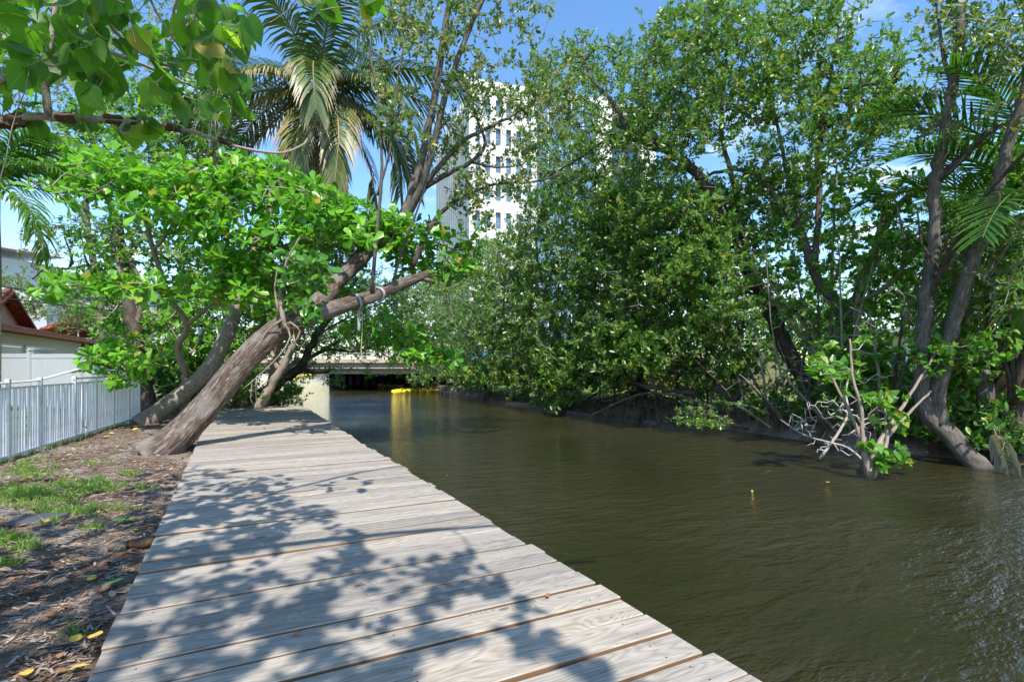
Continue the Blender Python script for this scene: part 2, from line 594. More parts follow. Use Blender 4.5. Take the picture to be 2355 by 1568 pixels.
def place_leaf(mesh, pos, d, nr, sz, parent):
    o = bpy.data.objects.new('leaf', mesh)
    COL.objects.link(o)
    s = np.cross(nr, d)
    R = Matrix(((d[0], s[0], nr[0]), (d[1], s[1], nr[1]), (d[2], s[2], nr[2])))
    o.rotation_euler = R.to_euler()
    o.scale = (sz, sz, sz)
    o.parent = parent
    o.location = pos - wloc(parent)
    return o


# ------------------------------------------------------------------ trees
class Tree:
    def __init__(s, name, label, base, bark='bark_grey', group=None, cat='tree'):
        s.root = thing(name, label, cat, base, group)
        s.bark = bark
        s.P = np.zeros((0, 3)); s.R = np.zeros(0); s.par = []
        s.first = True

    def limb(s, pts, r0, r1, sides=10, rough=0.08, bark=None, name=None, step=0.16, wob=0.03, node=True, power=0.8):
        p = smooth_line(pts, step)
        n = len(p)
        w = rng.normal(size=p.shape) * wob * r0 * 3
        w[0] = 0
        p = p + w
        t = np.linspace(0, 1, n)
        r = r0 + (r1 - r0) * t ** power
        nm = name or ('trunk' if s.first else 'limb')
        s.first = False
        MB().tube(p, r, sides, True, rough).build(nm, M[bark or s.bark], s.root, smooth=True)
        if node:
            s.P = np.vstack([s.P, p]); s.R = np.concatenate([s.R, r]); s.par += [-1] * n
        return p, r

    def grow(s, tips, seg=0.28, tw=0.0045, wob=0.10, mat='twig', sag=0.0, bendup=0.12, name='twigs', expo=0.42, sides=3):
        tips = np.array(tips)
        n0 = len(s.P)
        d = np.array([np.min(((s.P[::2] - t) ** 2).sum(1)) for t in tips])
        tips = tips[np.argsort(d)]
        cap = n0 + len(tips) * 14 + 1000
        P = np.zeros((cap, 3)); P[:n0] = s.P
        par = np.full(cap, -1, int)
        n = n0
        ends = []
        for t in tips:
            if n > cap - 60: break
            q = P[:n] - t
            dd = (q * q).sum(1)
            # prefer to leave from a point below and inside
            j = int(np.argmin(dd + 0.25 * np.maximum(0, q[:, 2]) ** 2))
            a = P[j]
            L = math.sqrt(dd[j])
            k = max(2, min(24, int(L / seg) + 1))
            f = (np.arange(1, k + 1) / k)[:, None]
            mid = rng.normal(size=3) * L * wob + np.array([0, 0, -sag * L + bendup * L * (-1 if t[2] > a[2] else 1)])
            pts = a + (t - a) * f + mid * (4 * f * (1 - f)) + rng.normal(size=(k, 3)) * 0.05 * wob * L * (f < 1)
            P[n:n + k] = pts
            par[n] = j
            par[n + 1:n + k] = np.arange(n, n + k - 1)
            ends.append(n + k - 1)
            n += k
        cnt = np.zeros(n)
        cnt[ends] += 1
        for i in range(n - 1, n0 - 1, -1):
            cnt[par[i]] += cnt[i]
        rad = tw * np.maximum(cnt, 1) ** expo
        rad[:n0] = s.R[:n0]
        idx = np.arange(n0, n)
        pr = par[idx]
        A, B = P[pr], P[idx]
        ra = np.minimum(np.where(pr < n0, rad[idx] * 1.25, rad[pr]), 0.09); rb = np.minimum(rad[idx], 0.09)
        t = norm(B - A)
        ref = np.where(np.abs(t[:, 2:3]) < 0.9, np.array([[0, 0, 1.0]]), np.array([[1.0, 0, 0]]))
        u = norm(np.cross(t, ref)); w = np.cross(t, u)
        ang = np.arange(sides) * 2 * PI / sides
        ring = u[:, None, :] * np.cos(ang)[None, :, None] + w[:, None, :] * np.sin(ang)[None, :, None]
        v = np.concatenate([A[:, None, :] + ring * ra[:, None, None], (B + t * rb[:, None] * 0.5)[:, None, :] + ring * rb[:, None, None]], 1)
        base = []
        for j in range(sides):
            base += [j, (j + 1) % sides, sides + (j + 1) % sides, sides + j]
        loops = (np.arange(len(idx))[:, None] * (2 * sides) + np.array(base)[None, :]).ravel()
        np_mesh(name, v.reshape(-1, 3), loops, 4, M[mat], None, s.root, smooth=True, kind='stuff')
        s.P = P[:n].copy(); s.R = rad[:n].copy(); s.par = list(par[:n])
        e = np.array(ends)
        return P[e], norm(P[e] - P[par[e]])

# ================================================================== THE SETTING
def sstep(a, b, x):
    t = np.clip((x - a) / (b - a), 0, 1)
    return t * t * (3 - 2 * t)


WATER_Z = -0.5


def land_height(x, y):
    wig = 0.35 * np.sin(y * 0.55) + 0.25 * np.sin(y * 1.3 + 1)
    left = 1.55 - 70 * sstep(52, 75, y)                  # beyond the bridge the creek opens to the left
    lb = np.where(y < 21.5, 1.55, left + 0.3 * wig * (y < 45))
    rb = 13.1 + 0.6 * wig
    ch = sstep(lb, lb + 0.45, x) * (1 - sstep(rb - 0.9, rb + 0.6, x)) * (1 - sstep(150, 170, y))
    h = -0.08 - 1.6 * ch
    h = h + np.where(x > 13, 0.05 * np.sin(x * 2.1) * np.sin(y * 1.7), 0)
    near = (x < -0.3) & (x > -9) & (y > 0) & (y < 24)
    h = h + np.where(near, 0.014 * np.sin(x * 5.1 + y * 1.1) * np.sin(y * 4.3 - x) + 0.008 * np.sin(x * 13 + y * 9), 0)
    return h


gx = np.concatenate([[-1500, -500, -200, -100, -60, -40, -25, -15, -11], np.arange(-8, -0.4, 0.1), [-0.2, 0.3, 0.9, 1.4], np.arange(1.5, 3.0, 0.15), np.arange(3.5, 11.5, 1.0), np.arange(11.6, 15, 0.2), [16, 18, 21, 26, 35, 60, 120, 300, 600, 1500]])
gy = np.concatenate([[-1500, -400, -100, -40, -20, -10, -5, -2], np.arange(-1, 22, 0.12), np.arange(22, 45, 1.0), np.arange(46, 90, 2.0), [95, 100, 110, 120, 140, 150, 155, 160, 165, 170, 200, 300, 600, 1500]])
GX, GY = np.meshgrid(gx, gy, indexing='xy')
GZ = land_height(GX, GY)
nx, ny = len(gx), len(gy)
gi = np.arange(nx * ny).reshape(ny, nx)
gl = np.stack([gi[:-1, :-1], gi[:-1, 1:], gi[1:, 1:], gi[1:, :-1]], -1).reshape(-1)

m, nt, out = new_mat('soil')
b = principled(nt, (0.2, 0.15, 0.1), 0.95, 0.1)
t = nd(nt, 'ShaderNodeTexCoord')
n1 = nd(nt, 'ShaderNodeTexNoise'); n1.inputs['Scale'].default_value = 0.9; n1.inputs['Detail'].default_value = 8; n1.inputs['Roughness'].default_value = 0.7
n2 = nd(nt, 'ShaderNodeTexNoise'); n2.inputs['Scale'].default_value = 38; n2.inputs['Detail'].default_value = 8; n2.inputs['Roughness'].default_value = 0.75
lk(nt, t.outputs['Object'], n1.inputs['Vector']); lk(nt, t.outputs['Object'], n2.inputs['Vector'])
r1 = ramp(nt, [(0.34, (0.10, 0.065, 0.045)), (0.48, (0.20, 0.15, 0.115)), (0.62, (0.36, 0.315, 0.275))])
r2 = ramp(nt, [(0.3, (0.35, 0.33, 0.3)), (0.5, (0.8, 0.78, 0.75)), (0.72, (1.45, 1.4, 1.35))])
lk(nt, n1.outputs['Fac'], r1.inputs[0]); lk(nt, n2.outputs['Fac'], r2.inputs[0])
mm = nd(nt, 'ShaderNodeMixRGB', blend_type='MULTIPLY'); mm.inputs[0].default_value = 1
lk(nt, r1.outputs[0], mm.inputs[1]); lk(nt, r2.outputs[0], mm.inputs[2])
# grass-covered lawns start on the far side of the creek and behind the fences
sx = nd(nt, 'ShaderNodeSeparateXYZ'); lk(nt, t.outputs['Object'], sx.inputs[0])
gr = nd(nt, 'ShaderNodeMath', operation='GREATER_THAN'); gr.inputs[1].default_value = 15.2
gl2 = nd(nt, 'ShaderNodeMath', operation='LESS_THAN'); gl2.inputs[1].default_value = -3.6
ga = nd(nt, 'ShaderNodeMath', operation='ADD', use_clamp=True)
lk(nt, sx.outputs['X'], gr.inputs[0]); lk(nt, sx.outputs['X'], gl2.inputs[0])
lk(nt, gr.outputs[0], ga.inputs[0]); lk(nt, gl2.outputs[0], ga.inputs[1])
r3 = ramp(nt, [(0.3, (0.08, 0.13, 0.03)), (0.7, (0.20, 0.29, 0.06))])
lk(nt, n2.outputs['Fac'], r3.inputs[0])
gm = nd(nt, 'ShaderNodeMixRGB')
lk(nt, ga.outputs[0], gm.inputs[0]); lk(nt, mm.outputs[0], gm.inputs[1]); lk(nt, r3.outputs[0], gm.inputs[2])
lk(nt, gm.outputs[0], b.inputs['Base Color'])
bp = nd(nt, 'ShaderNodeBump'); bp.inputs['Strength'].default_value = 0.9; bp.inputs['Distance'].default_value = 0.03
lk(nt, n2.outputs['Fac'], bp.inputs['Height']); lk(nt, bp.outputs[0], b.inputs['Normal'])
lk(nt, b.outputs[0], out.inputs[0])
g = np_mesh('ground', np.stack([GX, GY, GZ], -1).reshape(-1, 3), gl, 4, m, smooth=True)
tag(g, 'sandy soil bank with mulch and patches of lawn', 'ground', kind='structure')

# water
m, nt, out = new_mat('creek_water')
b = principled(nt, (0.062, 0.056, 0.027), 0.06, 0.5)
b.inputs['IOR'].default_value = 1.33
t = nd(nt, 'ShaderNodeTexCoord')
mp = nd(nt, 'ShaderNodeMapping'); mp.inputs['Rotation'].default_value = (0, 0, YAW); mp.inputs['Scale'].default_value = (0.65, 1.6, 1)
lk(nt, t.outputs['Object'], mp.inputs[0])
w1 = nd(nt, 'ShaderNodeTexNoise'); w1.inputs['Scale'].default_value = 3.2; w1.inputs['Detail'].default_value = 4; w1.inputs['Roughness'].default_value = 0.55; w1.inputs['Distortion'].default_value = 0.4
w2 = nd(nt, 'ShaderNodeTexNoise'); w2.inputs['Scale'].default_value = 14; w2.inputs['Detail'].default_value = 3; w2.inputs['Distortion'].default_value = 0.8
w3 = nd(nt, 'ShaderNodeTexNoise'); w3.inputs['Scale'].default_value = 0.35; w3.inputs['Detail'].default_value = 3
for w in (w1, w2): lk(nt, mp.outputs[0], w.inputs['Vector'])
lk(nt, t.outputs['Object'], w3.inputs['Vector'])
ad = nd(nt, 'ShaderNodeMath', operation='MULTIPLY_ADD'); ad.inputs[1].default_value = 0.28
lk(nt, w2.outputs['Fac'], ad.inputs[0]); lk(nt, w1.outputs['Fac'], ad.inputs[2])
bp = nd(nt, 'ShaderNodeBump'); bp.inputs['Distance'].default_value = 0.13
bs = nd(nt, 'ShaderNodeMapRange'); bs.inputs[1].default_value = 0.35; bs.inputs[2].default_value = 0.65; bs.inputs[3].default_value = 0.35; bs.inputs[4].default_value = 0.95
lk(nt, w3.outputs['Fac'], bs.inputs[0]); lk(nt, bs.outputs[0], bp.inputs['Strength'])
lk(nt, ad.outputs[0], bp.inputs['Height']); lk(nt, bp.outputs[0], b.inputs['Normal'])
r1 = ramp(nt, [(0.35, (0.019, 0.020, 0.007)), (0.65, (0.031, 0.028, 0.011))])
lk(nt, w3.outputs['Fac'], r1.inputs[0]); lk(nt, r1.outputs[0], b.inputs['Base Color'])
lk(nt, b.outputs[0], out.inputs[0])
wv = [(-90, -60, WATER_Z), (16, -60, WATER_Z), (16, 172, WATER_Z), (-90, 172, WATER_Z)]
wm = MB().add(wv, [(0, 1, 2, 3)]).build('water', m)
tag(wm, 'murky olive creek water with small ripples', 'water', kind='structure')

# ================================================================== BOARDWALK
m, nt, out = new_mat('weathered_plank')
b = principled(nt, (0.4, 0.37, 0.34), 0.8, 0.2)
t = nd(nt, 'ShaderNodeTexCoord'); oi = nd(nt, 'ShaderNodeObjectInfo')
mo = nd(nt, 'ShaderNodeMath', operation='MULTIPLY'); mo.inputs[1].default_value = 57.0
lk(nt, oi.outputs['Random'], mo.inputs[0])
co = nd(nt, 'ShaderNodeCombineXYZ'); lk(nt, mo.outputs[0], co.inputs['X']); lk(nt, mo.outputs[0], co.inputs['Y']); lk(nt, mo.outputs[0], co.inputs['Z'])
va = nd(nt, 'ShaderNodeVectorMath', operation='ADD'); lk(nt, t.outputs['Object'], va.inputs[0]); lk(nt, co.outputs[0], va.inputs[1])
# growth rings: a slow field stretched along the board, cut into lines
mp = nd(nt, 'ShaderNodeMapping'); mp.inputs['Scale'].default_value = (1.1, 6.5, 6.5); lk(nt, va.outputs[0], mp.inputs[0])
f1 = nd(nt, 'ShaderNodeTexNoise'); f1.inputs['Scale'].default_value = 1.0; f1.inputs['Detail'].default_value = 2; f1.inputs['Roughness'].default_value = 0.4
lk(nt, mp.outputs[0], f1.inputs['Vector'])
mp2 = nd(nt, 'ShaderNodeMapping'); mp2.inputs['Scale'].default_value = (2.2, 4.5, 1); lk(nt, va.outputs[0], mp2.inputs[0])
kn = nd(nt, 'ShaderNodeTexVoronoi'); kn.inputs['Scale'].default_value = 0.55; lk(nt, mp2.outputs[0], kn.inputs['Vector'])
kr = nd(nt, 'ShaderNodeMapRange'); kr.inputs[1].default_value = 0.0; kr.inputs[2].default_value = 0.33; kr.inputs[3].default_value = 1.0; kr.inputs[4].default_value = 0.0
kr.interpolation_type = 'SMOOTHSTEP'
lk(nt, kn.outputs['Distance'], kr.inputs[0])
ka = nd(nt, 'ShaderNodeMath', operation='MULTIPLY_ADD'); ka.inputs[1].default_value = 0.45
lk(nt, kr.outputs[0], ka.inputs[0]); lk(nt, f1.outputs['Fac'], ka.inputs[2])
rg = nd(nt, 'ShaderNodeMath', operation='MULTIPLY'); rg.inputs[1].default_value = 95.0; lk(nt, ka.outputs[0], rg.inputs[0])
sn = nd(nt, 'ShaderNodeMath', operation='SINE'); lk(nt, rg.outputs[0], sn.inputs[0])
mp3 = nd(nt, 'ShaderNodeMapping'); mp3.inputs['Scale'].default_value = (1.6, 140, 60); lk(nt, va.outputs[0], mp3.inputs[0])
f2 = nd(nt, 'ShaderNodeTexNoise'); f2.inputs['Scale'].default_value = 1.0; f2.inputs['Detail'].default_value = 3; lk(nt, mp3.outputs[0], f2.inputs['Vector'])
sa = nd(nt, 'ShaderNodeMath', operation='MULTIPLY_ADD'); sa.inputs[1].default_value = 0.085; lk(nt, sn.outputs[0], sa.inputs[0])
f2m = nd(nt, 'ShaderNodeMapRange'); f2m.inputs[3].default_value = 0.27; f2m.inputs[4].default_value = 0.73; lk(nt, f2.outputs['Fac'], f2m.inputs[0]); lk(nt, f2m.outputs[0], sa.inputs[2])
r1 = ramp(nt, [(0.28, (0.175, 0.138, 0.105)), (0.46, (0.300, 0.274, 0.238)), (0.66, (0.368, 0.346, 0.312))])
lk(nt, sa.outputs[0], r1.inputs[0])
# stains and board to board differences
f3 = nd(nt, 'ShaderNodeTexNoise'); f3.inputs['Scale'].default_value = 2.1; f3.inputs['Detail'].default_value = 6; f3.inputs['Roughness'].default_value = 0.65
mp4 = nd(nt, 'ShaderNodeMapping'); mp4.inputs['Scale'].default_value = (0.55, 7.5, 1); lk(nt, va.outputs[0], mp4.inputs[0]); lk(nt, mp4.outputs[0], f3.inputs['Vector'])
r2 = ramp(nt, [(0.28, (0.50, 0.50, 0.52)), (0.46, (0.93, 0.92, 0.91)), (0.7, (1.14, 1.10, 1.05))])
lk(nt, f3.outputs['Fac'], r2.inputs[0])
mm = nd(nt, 'ShaderNodeMixRGB', blend_type='MULTIPLY'); mm.inputs[0].default_value = 0.9
lk(nt, r1.outputs[0], mm.inputs[1]); lk(nt, r2.outputs[0], mm.inputs[2])
r3 = ramp(nt, [(0.0, (0.78, 0.78, 0.79)), (0.5, (0.97, 0.96, 0.95)), (1.0, (1.16, 1.12, 1.06))])
lk(nt, oi.outputs['Random'], r3.inputs[0])
m3 = nd(nt, 'ShaderNodeMixRGB', blend_type='MULTIPLY'); m3.inputs[0].default_value = 1
lk(nt, mm.outputs[0], m3.inputs[1]); lk(nt, r3.outputs[0], m3.inputs[2])
# knot hearts
kd = nd(nt, 'ShaderNodeMath', operation='LESS_THAN'); kd.inputs[1].default_value = 0.045; lk(nt, kn.outputs['Distance'], kd.inputs[0])
kmul = nd(nt, 'ShaderNodeMath', operation='MULTIPLY'); kmul.inputs[1].default_value = 0.75; lk(nt, kd.outputs[0], kmul.inputs[0])
mk = nd(nt, 'ShaderNodeMixRGB'); mk.inputs[2].default_value = (0.12, 0.075, 0.05, 1)
lk(nt, kmul.outputs[0], mk.inputs[0]); lk(nt, m3.outputs[0], mk.inputs[1])
# sawn edges stay brown, only the trodden face has gone grey
sn2 = nd(nt, 'ShaderNodeSeparateXYZ'); lk(nt, t.outputs['Normal'], sn2.inputs[0])
gt = nd(nt, 'ShaderNodeMath', operation='GREATER_THAN'); gt.inputs[1].default_value = 0.55; lk(nt, sn2.outputs['Z'], gt.inputs[0])
me = nd(nt, 'ShaderNodeMixRGB'); me.inputs[1].default_value = (0.20, 0.115, 0.058, 1)
lk(nt, gt.outputs[0], me.inputs[0]); lk(nt, mk.outputs[0], me.inputs[2])
lk(nt, me.outputs[0], b.inputs['Base Color'])
bp = nd(nt, 'ShaderNodeBump'); bp.inputs['Strength'].default_value = 0.5; bp.inputs['Distance'].default_value = 0.006
lk(nt, sa.outputs[0], bp.inputs['Height']); lk(nt, bp.outputs[0], b.inputs['Normal'])
lk(nt, b.outputs[0], out.inputs[0])
M['plank'] = m
M['joist'] = mat_plain('joist_wood', (0.20, 0.14, 0.085), 0.85, 0.2, 0.3, 5, 0.3)

M['screw'] = mat_plain('rusty_screw', (0.06, 0.04, 0.03), 0.6, 0.3, 0.2)
dock = thing('boardwalk', 'weathered grey timber boardwalk beside the creek', 'boardwalk', (0.76, 8.0, -0.04))


def plank_mesh(k):
    hw, th, c = 0.1075, 0.042, 0.006
    prof = [(-hw, -th), (hw, -th), (hw, -c), (hw - c, 0), (-hw + c, 0), (-hw, -c)]
    v, f = [], []
    ns = 7
    for i in range(ns):
        x = -1.36 + 2.72 * i / (ns - 1)
        bow = 0.004 * math.sin(i * 1.1 + k * 2.3); wz = 0.003 * math.sin(i * 0.9 + k * 1.7)
        for y, z in prof:
            v.append((x, y + bow, z + wz))
    for i in range(ns - 1):
        for j in range(6):
            a = i * 6 + j; b_ = i * 6 + (j + 1) % 6
            f.append((a, a + 6, b_ + 6, b_))
    f.append(tuple(range(6))); f.append(tuple(reversed(range((ns - 1) * 6, ns * 6))))
    nf = len(f)
    for sx_ in (-1.18, -0.02, 1.16):          # screw heads over each joist
        for sy_ in (-0.062, 0.06):
            k0 = len(v)
            ii = (sx_ + 1.36) / 2.72 * (ns - 1)
            zz0 = 0.003 * math.sin(ii * 0.9 + k * 1.7) + 0.0012
            v += [(sx_ + 0.006 * math.cos(q * PI / 3), sy_ + 0.006 * math.sin(q * PI / 3), zz0) for q in range(6)]
            f.append(tuple(range(k0, k0 + 6)))
    me_ = bpy.data.meshes.new('plank'); me_.from_pydata(v, [], f); me_.materials.append(M['plank']); me_.materials.append(M['screw'])
    me_.polygons.foreach_set('material_index', [0] * nf + [1] * (len(f) - nf)); me_.update()
    return me_


pm = [plank_mesh(k) for k in range(6)]
y = -2.3
i = 0
while y < 20.6:
    L = 2.0 * 1.36
    x1 = 2.13 + random.uniform(-0.025, 0.035) + 0.09 * (y > 12) * (y - 12) / 8
    x0 = -0.595 + random.uniform(-0.008, 0.008)
    o = link('plank', pm[i % 6], dock, ((x0 + x1) / 2, y, random.uniform(-0.007, 0.007)))
    o.scale = ((x1 - x0) / L, random.uniform(0.97, 1.0), 1)
    o.rotation_euler = (random.uniform(-0.012, 0.012), random.uniform(-0.0015, 0.0015) + (PI if 0 else 0), random.uniform(-0.002, 0.002))
    y += 0.229 + random.choice([0, 0, 0.002, 0.005, 0.009])
    i += 1
for x in (-0.42, 0.75, 1.93):
    MB().box((x - 0.035, -2.3, -0.23), (x + 0.035, 20.55, -0.046)).build('joist', M['joist'], dock)
for k in range(10):
    yy = -1.2 + 2.4 * k
    MB().tube([(1.82, yy, -1.7), (1.82, yy, -0.05)], 0.11, 12).build('pile', M['joist'], dock, smooth=True)

# ================================================================== FENCES
M['vinyl'] = mat_plain('white_vinyl', (0.42, 0.425, 0.445), 0.45, 0.4, 0.03, 3)
M['alu'] = mat_plain('white_painted_metal', (0.66, 0.66, 0.67), 0.5, 0.4, 0.05, 4, dirt=(0.54, 0.53, 0.51))

FA, FB = VG(-60, 1086)[:2], VG(322, 965)[:2]       # fence foot line
fdir = norm(FB - FA); flen = np.linalg.norm(FB - FA)
fnor = np.array([fdir[1], -fdir[0]])
FZ0, FTOP = -0.06, 1.21


def fpt(s, off=0.0, z=0.0):
    q = FA + fdir * s + fnor * off
    return np.array([q[0], q[1], z])


def fx(px):
    """distance along the fence line seen at pixel column px"""
    r = ray(px, HYV)[:2]
    a = np.array([[r[0], -fdir[0]], [r[1], -fdir[1]]])
    return float(np.linalg.solve(a, FA)[1])


fence = thing('picket_fence', 'low white metal picket fence with a sprung top rail', 'fence', fpt(flen / 2, 0, FZ0))
fd3 = np.array([fdir[0], fdir[1], 0]); fn3 = np.array([fnor[0], fnor[1], 0])
pk = MB().obox((0, 0, 0.60), fd3 * 0.0125, fn3 * 0.0125, (0, 0, 0.56)).build('picket', M['alu'], fence)
pkm = pk.data
COL.objects.unlink(pk); bpy.data.objects.remove(pk)
pm2 = bpy.data.meshes.new('picket'); vv = [v.co[:] for v in pkm.vertices]; o0 = wloc(fence)
pm2.from_pydata([(a + o0[0], b_ + o0[1], c + o0[2]) for a, b_, c in vv], [], [tuple(p.vertices) for p in pkm.polygons]); pm2.materials.append(M['alu']); pm2.update()
posts = [fx(x) for x in (-48, 18, 92, 171, 219, 260, 295, 320)]
s = 0.05
k = 0
while s < flen - 0.03:
    if min(abs(s - p) for p in posts) > 0.05:
        o = link('picket', pm2, fence, fpt(s, 0, FZ0 - 0.01 + random.uniform(-0.004, 0.004)))
        o.rotation_euler = (random.uniform(-0.01, 0.01), random.uniform(-0.01, 0.01), 0)
        if k in (33, 36):      # two pickets have come loose and lean
            o.rotation_euler = (0.09 if k == 33 else -0.06, 0, 0)
        k += 1
    s += 0.094
for p in posts:
    MB().obox(fpt(p, 0, 0.575), fd3 * 0.03, fn3 * 0.03, (0, 0, 0.65)).build('post', M['alu'], fence)
MB().obox(fpt(flen / 2, 0.0, 0.0), fd3 * flen / 2, fn3 * 0.02, (0, 0, 0.018)).build('bottom_rail', M['alu'], fence)
MB().obox(fpt(flen / 2, 0.0, 1.08), fd3 * flen / 2, fn3 * 0.016, (0, 0, 0.014)).build('middle_rail', M['alu'], fence)
sl = fx(168)
MB().obox(fpt((sl + flen) / 2, 0.0, 1.175), fd3 * (flen - sl) / 2, fn3 * 0.022, (0, 0, 0.02)).build('top_rail', M['alu'], fence)
tr_pts = [fpt(0, 0, 1.165), fpt(sl * 0.45, 0, 1.172), fpt(sl * 0.62, 0.0, 1.20), fpt(sl * 0.82, 0.03, 1.28), fpt(fx(171), 0.06, 1.36)]
MB().tube(smooth_line(tr_pts, 0.1), 0.027, 6, squash=0.75).build('loose_top_rail', M['alu'], fence)

# solid vinyl fence behind
PA, PB = V(-140, 839, 19.2)[:2], V(318, 839, 16.4)[:2]
pdir = norm(PB - PA); plen = np.linalg.norm(PB - PA); pnor = np.array([pdir[1], -pdir[0]])
pd3 = np.array([*pdir, 0]); pn3 = np.array([*pnor, 0])


def ppt(s, off=0.0, z=0.0):
    q = PA + pdir * s + pnor * off
    return np.array([q[0], q[1], z])


pf = thing('privacy_fence', 'tall solid white vinyl privacy fence behind the picket fence', 'fence', ppt(plen / 2, 0, -0.08))
npan = 4
for k in range(npan + 1):
    s = plen * k / npan
    MB().obox(ppt(s, 0.02, 0.92), pd3 * 0.065, pn3 * 0.065, (0, 0, 1.0)).obox(ppt(s, 0.02, 1.94), pd3 * 0.08, pn3 * 0.08, (0, 0, 0.02)).obox(ppt(s, 0.02, 1.98), pd3 * 0.05, pn3 * 0.05, (0, 0, 0.02)).build('post', M['vinyl'], pf)
    if k == npan: break
    a, b2 = s + 0.07, plen * (k + 1) / npan - 0.07
    h = 1.85 - 0.02 * k
    MB().obox(ppt((a + b2) / 2, 0, h - 0.07), pd3 * (b2 - a) / 2, pn3 * 0.024, (0, 0, 0.07)).build('top_rail', M['vinyl'], pf)
    MB().obox(ppt((a + b2) / 2, 0, 0.17), pd3 * (b2 - a) / 2, pn3 * 0.024, (0, 0, 0.07)).build('bottom_rail', M['vinyl'], pf)
    nb = 9
    for q in range(nb):
        c0 = a + (b2 - a) * q / nb; c1 = a + (b2 - a) * (q + 1) / nb - 0.004
        MB().obox(ppt((c0 + c1) / 2, 0, (0.245 + h - 0.15) / 2), pd3 * (c1 - c0) / 2, pn3 * 0.012, (0, 0, (h - 0.15 - 0.245) / 2)).build('board', M['vinyl'], pf)

# outlet box on a stake
ub = VG(197, 1009)
st = thing('outlet_box', 'small grey outlet box on a short conduit stake by the picket fence', 'outlet box', ub)
M['greybox'] = mat_plain('grey_plastic', (0.34, 0.35, 0.36), 0.5, 0.4, 0.08, 12)
MB().tube([ub, ub + UP * 0.26], 0.018, 10).build('stake', M['greybox'], st, smooth=True)
bx = MB().obox(ub + UP * 0.315, RGT * 0.042, FWD * 0.03, UP * 0.062).build('box', M['greybox'], st)
MB().obox(ub + UP * 0.315 - FWD * 0.034, RGT * 0.036, FWD * 0.0035, UP * 0.055).build('cover', M['greybox'], bx)

# ================================================================== HOUSE BEHIND THE FENCE
M['stucco'] = mat_plain('cream_stucco', (0.56, 0.49, 0.40), 0.9, 0.1, 0.06, 6, 0.3)
M['fascia'] = mat_plain('red_fascia_paint', (0.30, 0.045, 0.025), 0.5, 0.35, 0.15, 5)
M['fascia_dark'] = mat_plain('dark_red_board', (0.12, 0.03, 0.02), 0.6, 0.3, 0.2, 5)
M['slate'] = mat_plain('dark_slate', (0.07, 0.075, 0.08), 0.7, 0.3, 0.2, 6)
M['tile'] = mat_plain('clay_tile', (0.40, 0.155, 0.085), 0.8, 0.2, 0.4, 3, 0.2)
M['tile_dark'] = mat_plain('dark_clay_tile', (0.14, 0.07, 0.05), 0.85, 0.2, 0.5, 4, 0.2)  # clay tile in a darker, blotchy brown
M['glass'] = mat_plain('window_glass', (0.05, 0.09, 0.13), 0.06, 0.8, 0.1, 0.6)
M['blind'] = mat_plain('window_blind', (0.40, 0.44, 0.47), 0.6, 0.3, 0.05, 2)
M['white'] = mat_plain('white_render', (0.70, 0.70, 0.70), 0.7, 0.2, 0.03, 1)
HX = -8.6
hz1 = 2.86
A0 = VX(-120, 800, HX); A1 = VX(262, 800, HX)
house = thing('stucco_house', 'cream stucco house with red fascia and tiled gable behind the vinyl fence', 'house', (HX, (A0[1] + A1[1]) / 2, -0.08))
yA, yB = 22.0, VX(186, 800, HX)[1]
yC = VX(262, 800, HX - 1.2)[1]
MB().box((HX - 9, yA, -0.1), (HX, yB, hz1 - 0.02)).build('wall', M['stucco'], house)
MB().box((HX - 9, yB + 0.01, -0.1), (HX - 1.2, yC, hz1 - 0.03)).build('porch_wall', M['stucco'], house)
fs = MB().box((HX - 9, yA - 0.3, hz1), (HX + 0.45, yC + 0.3, hz1 + 0.26)).build('fascia', M['fascia'], house)
MB().box((HX + 0.452, yA - 0.3, hz1 + 0.15), (HX + 0.48, yC + 0.3, hz1 + 0.24)).build('gutter', M['fascia'], fs)
# gable
GXp = HX - 0.9
p1 = VX(88, 768, GXp + 0.5); pk_ = VX(26, 672, GXp + 0.5)
hw = p1[1] - pk_[1]
zE, zP = hz1 + 0.22, pk_[2]
MB().add([(GXp, pk_[1] - hw, zE), (GXp, pk_[1] + hw, zE), (GXp, pk_[1], zP - 0.1), (GXp - 0.3, pk_[1] - hw, zE), (GXp - 0.3, pk_[1] + hw, zE), (GXp - 0.3, pk_[1], zP - 0.1)],
         [(0, 1, 2), (5, 4, 3), (0, 3, 4, 1), (1, 4, 5, 2), (2, 5, 3, 0)]).build('gable_wall', M['stucco'], house)
vent = MB().box((GXp, pk_[1] - 0.22, zP - 0.95), (GXp + 0.03, pk_[1] + 0.22, zP - 0.45)).build('gable_vent', M['fascia'], house)
for k in range(6):
    MB().obox((GXp + 0.045, pk_[1], zP - 0.9 + 0.08 * k), (0.012, 0, 0.012), (0, 0.2, 0), (0.004, 0, 0.02)).build('slat', M['tile_dark'], vent)
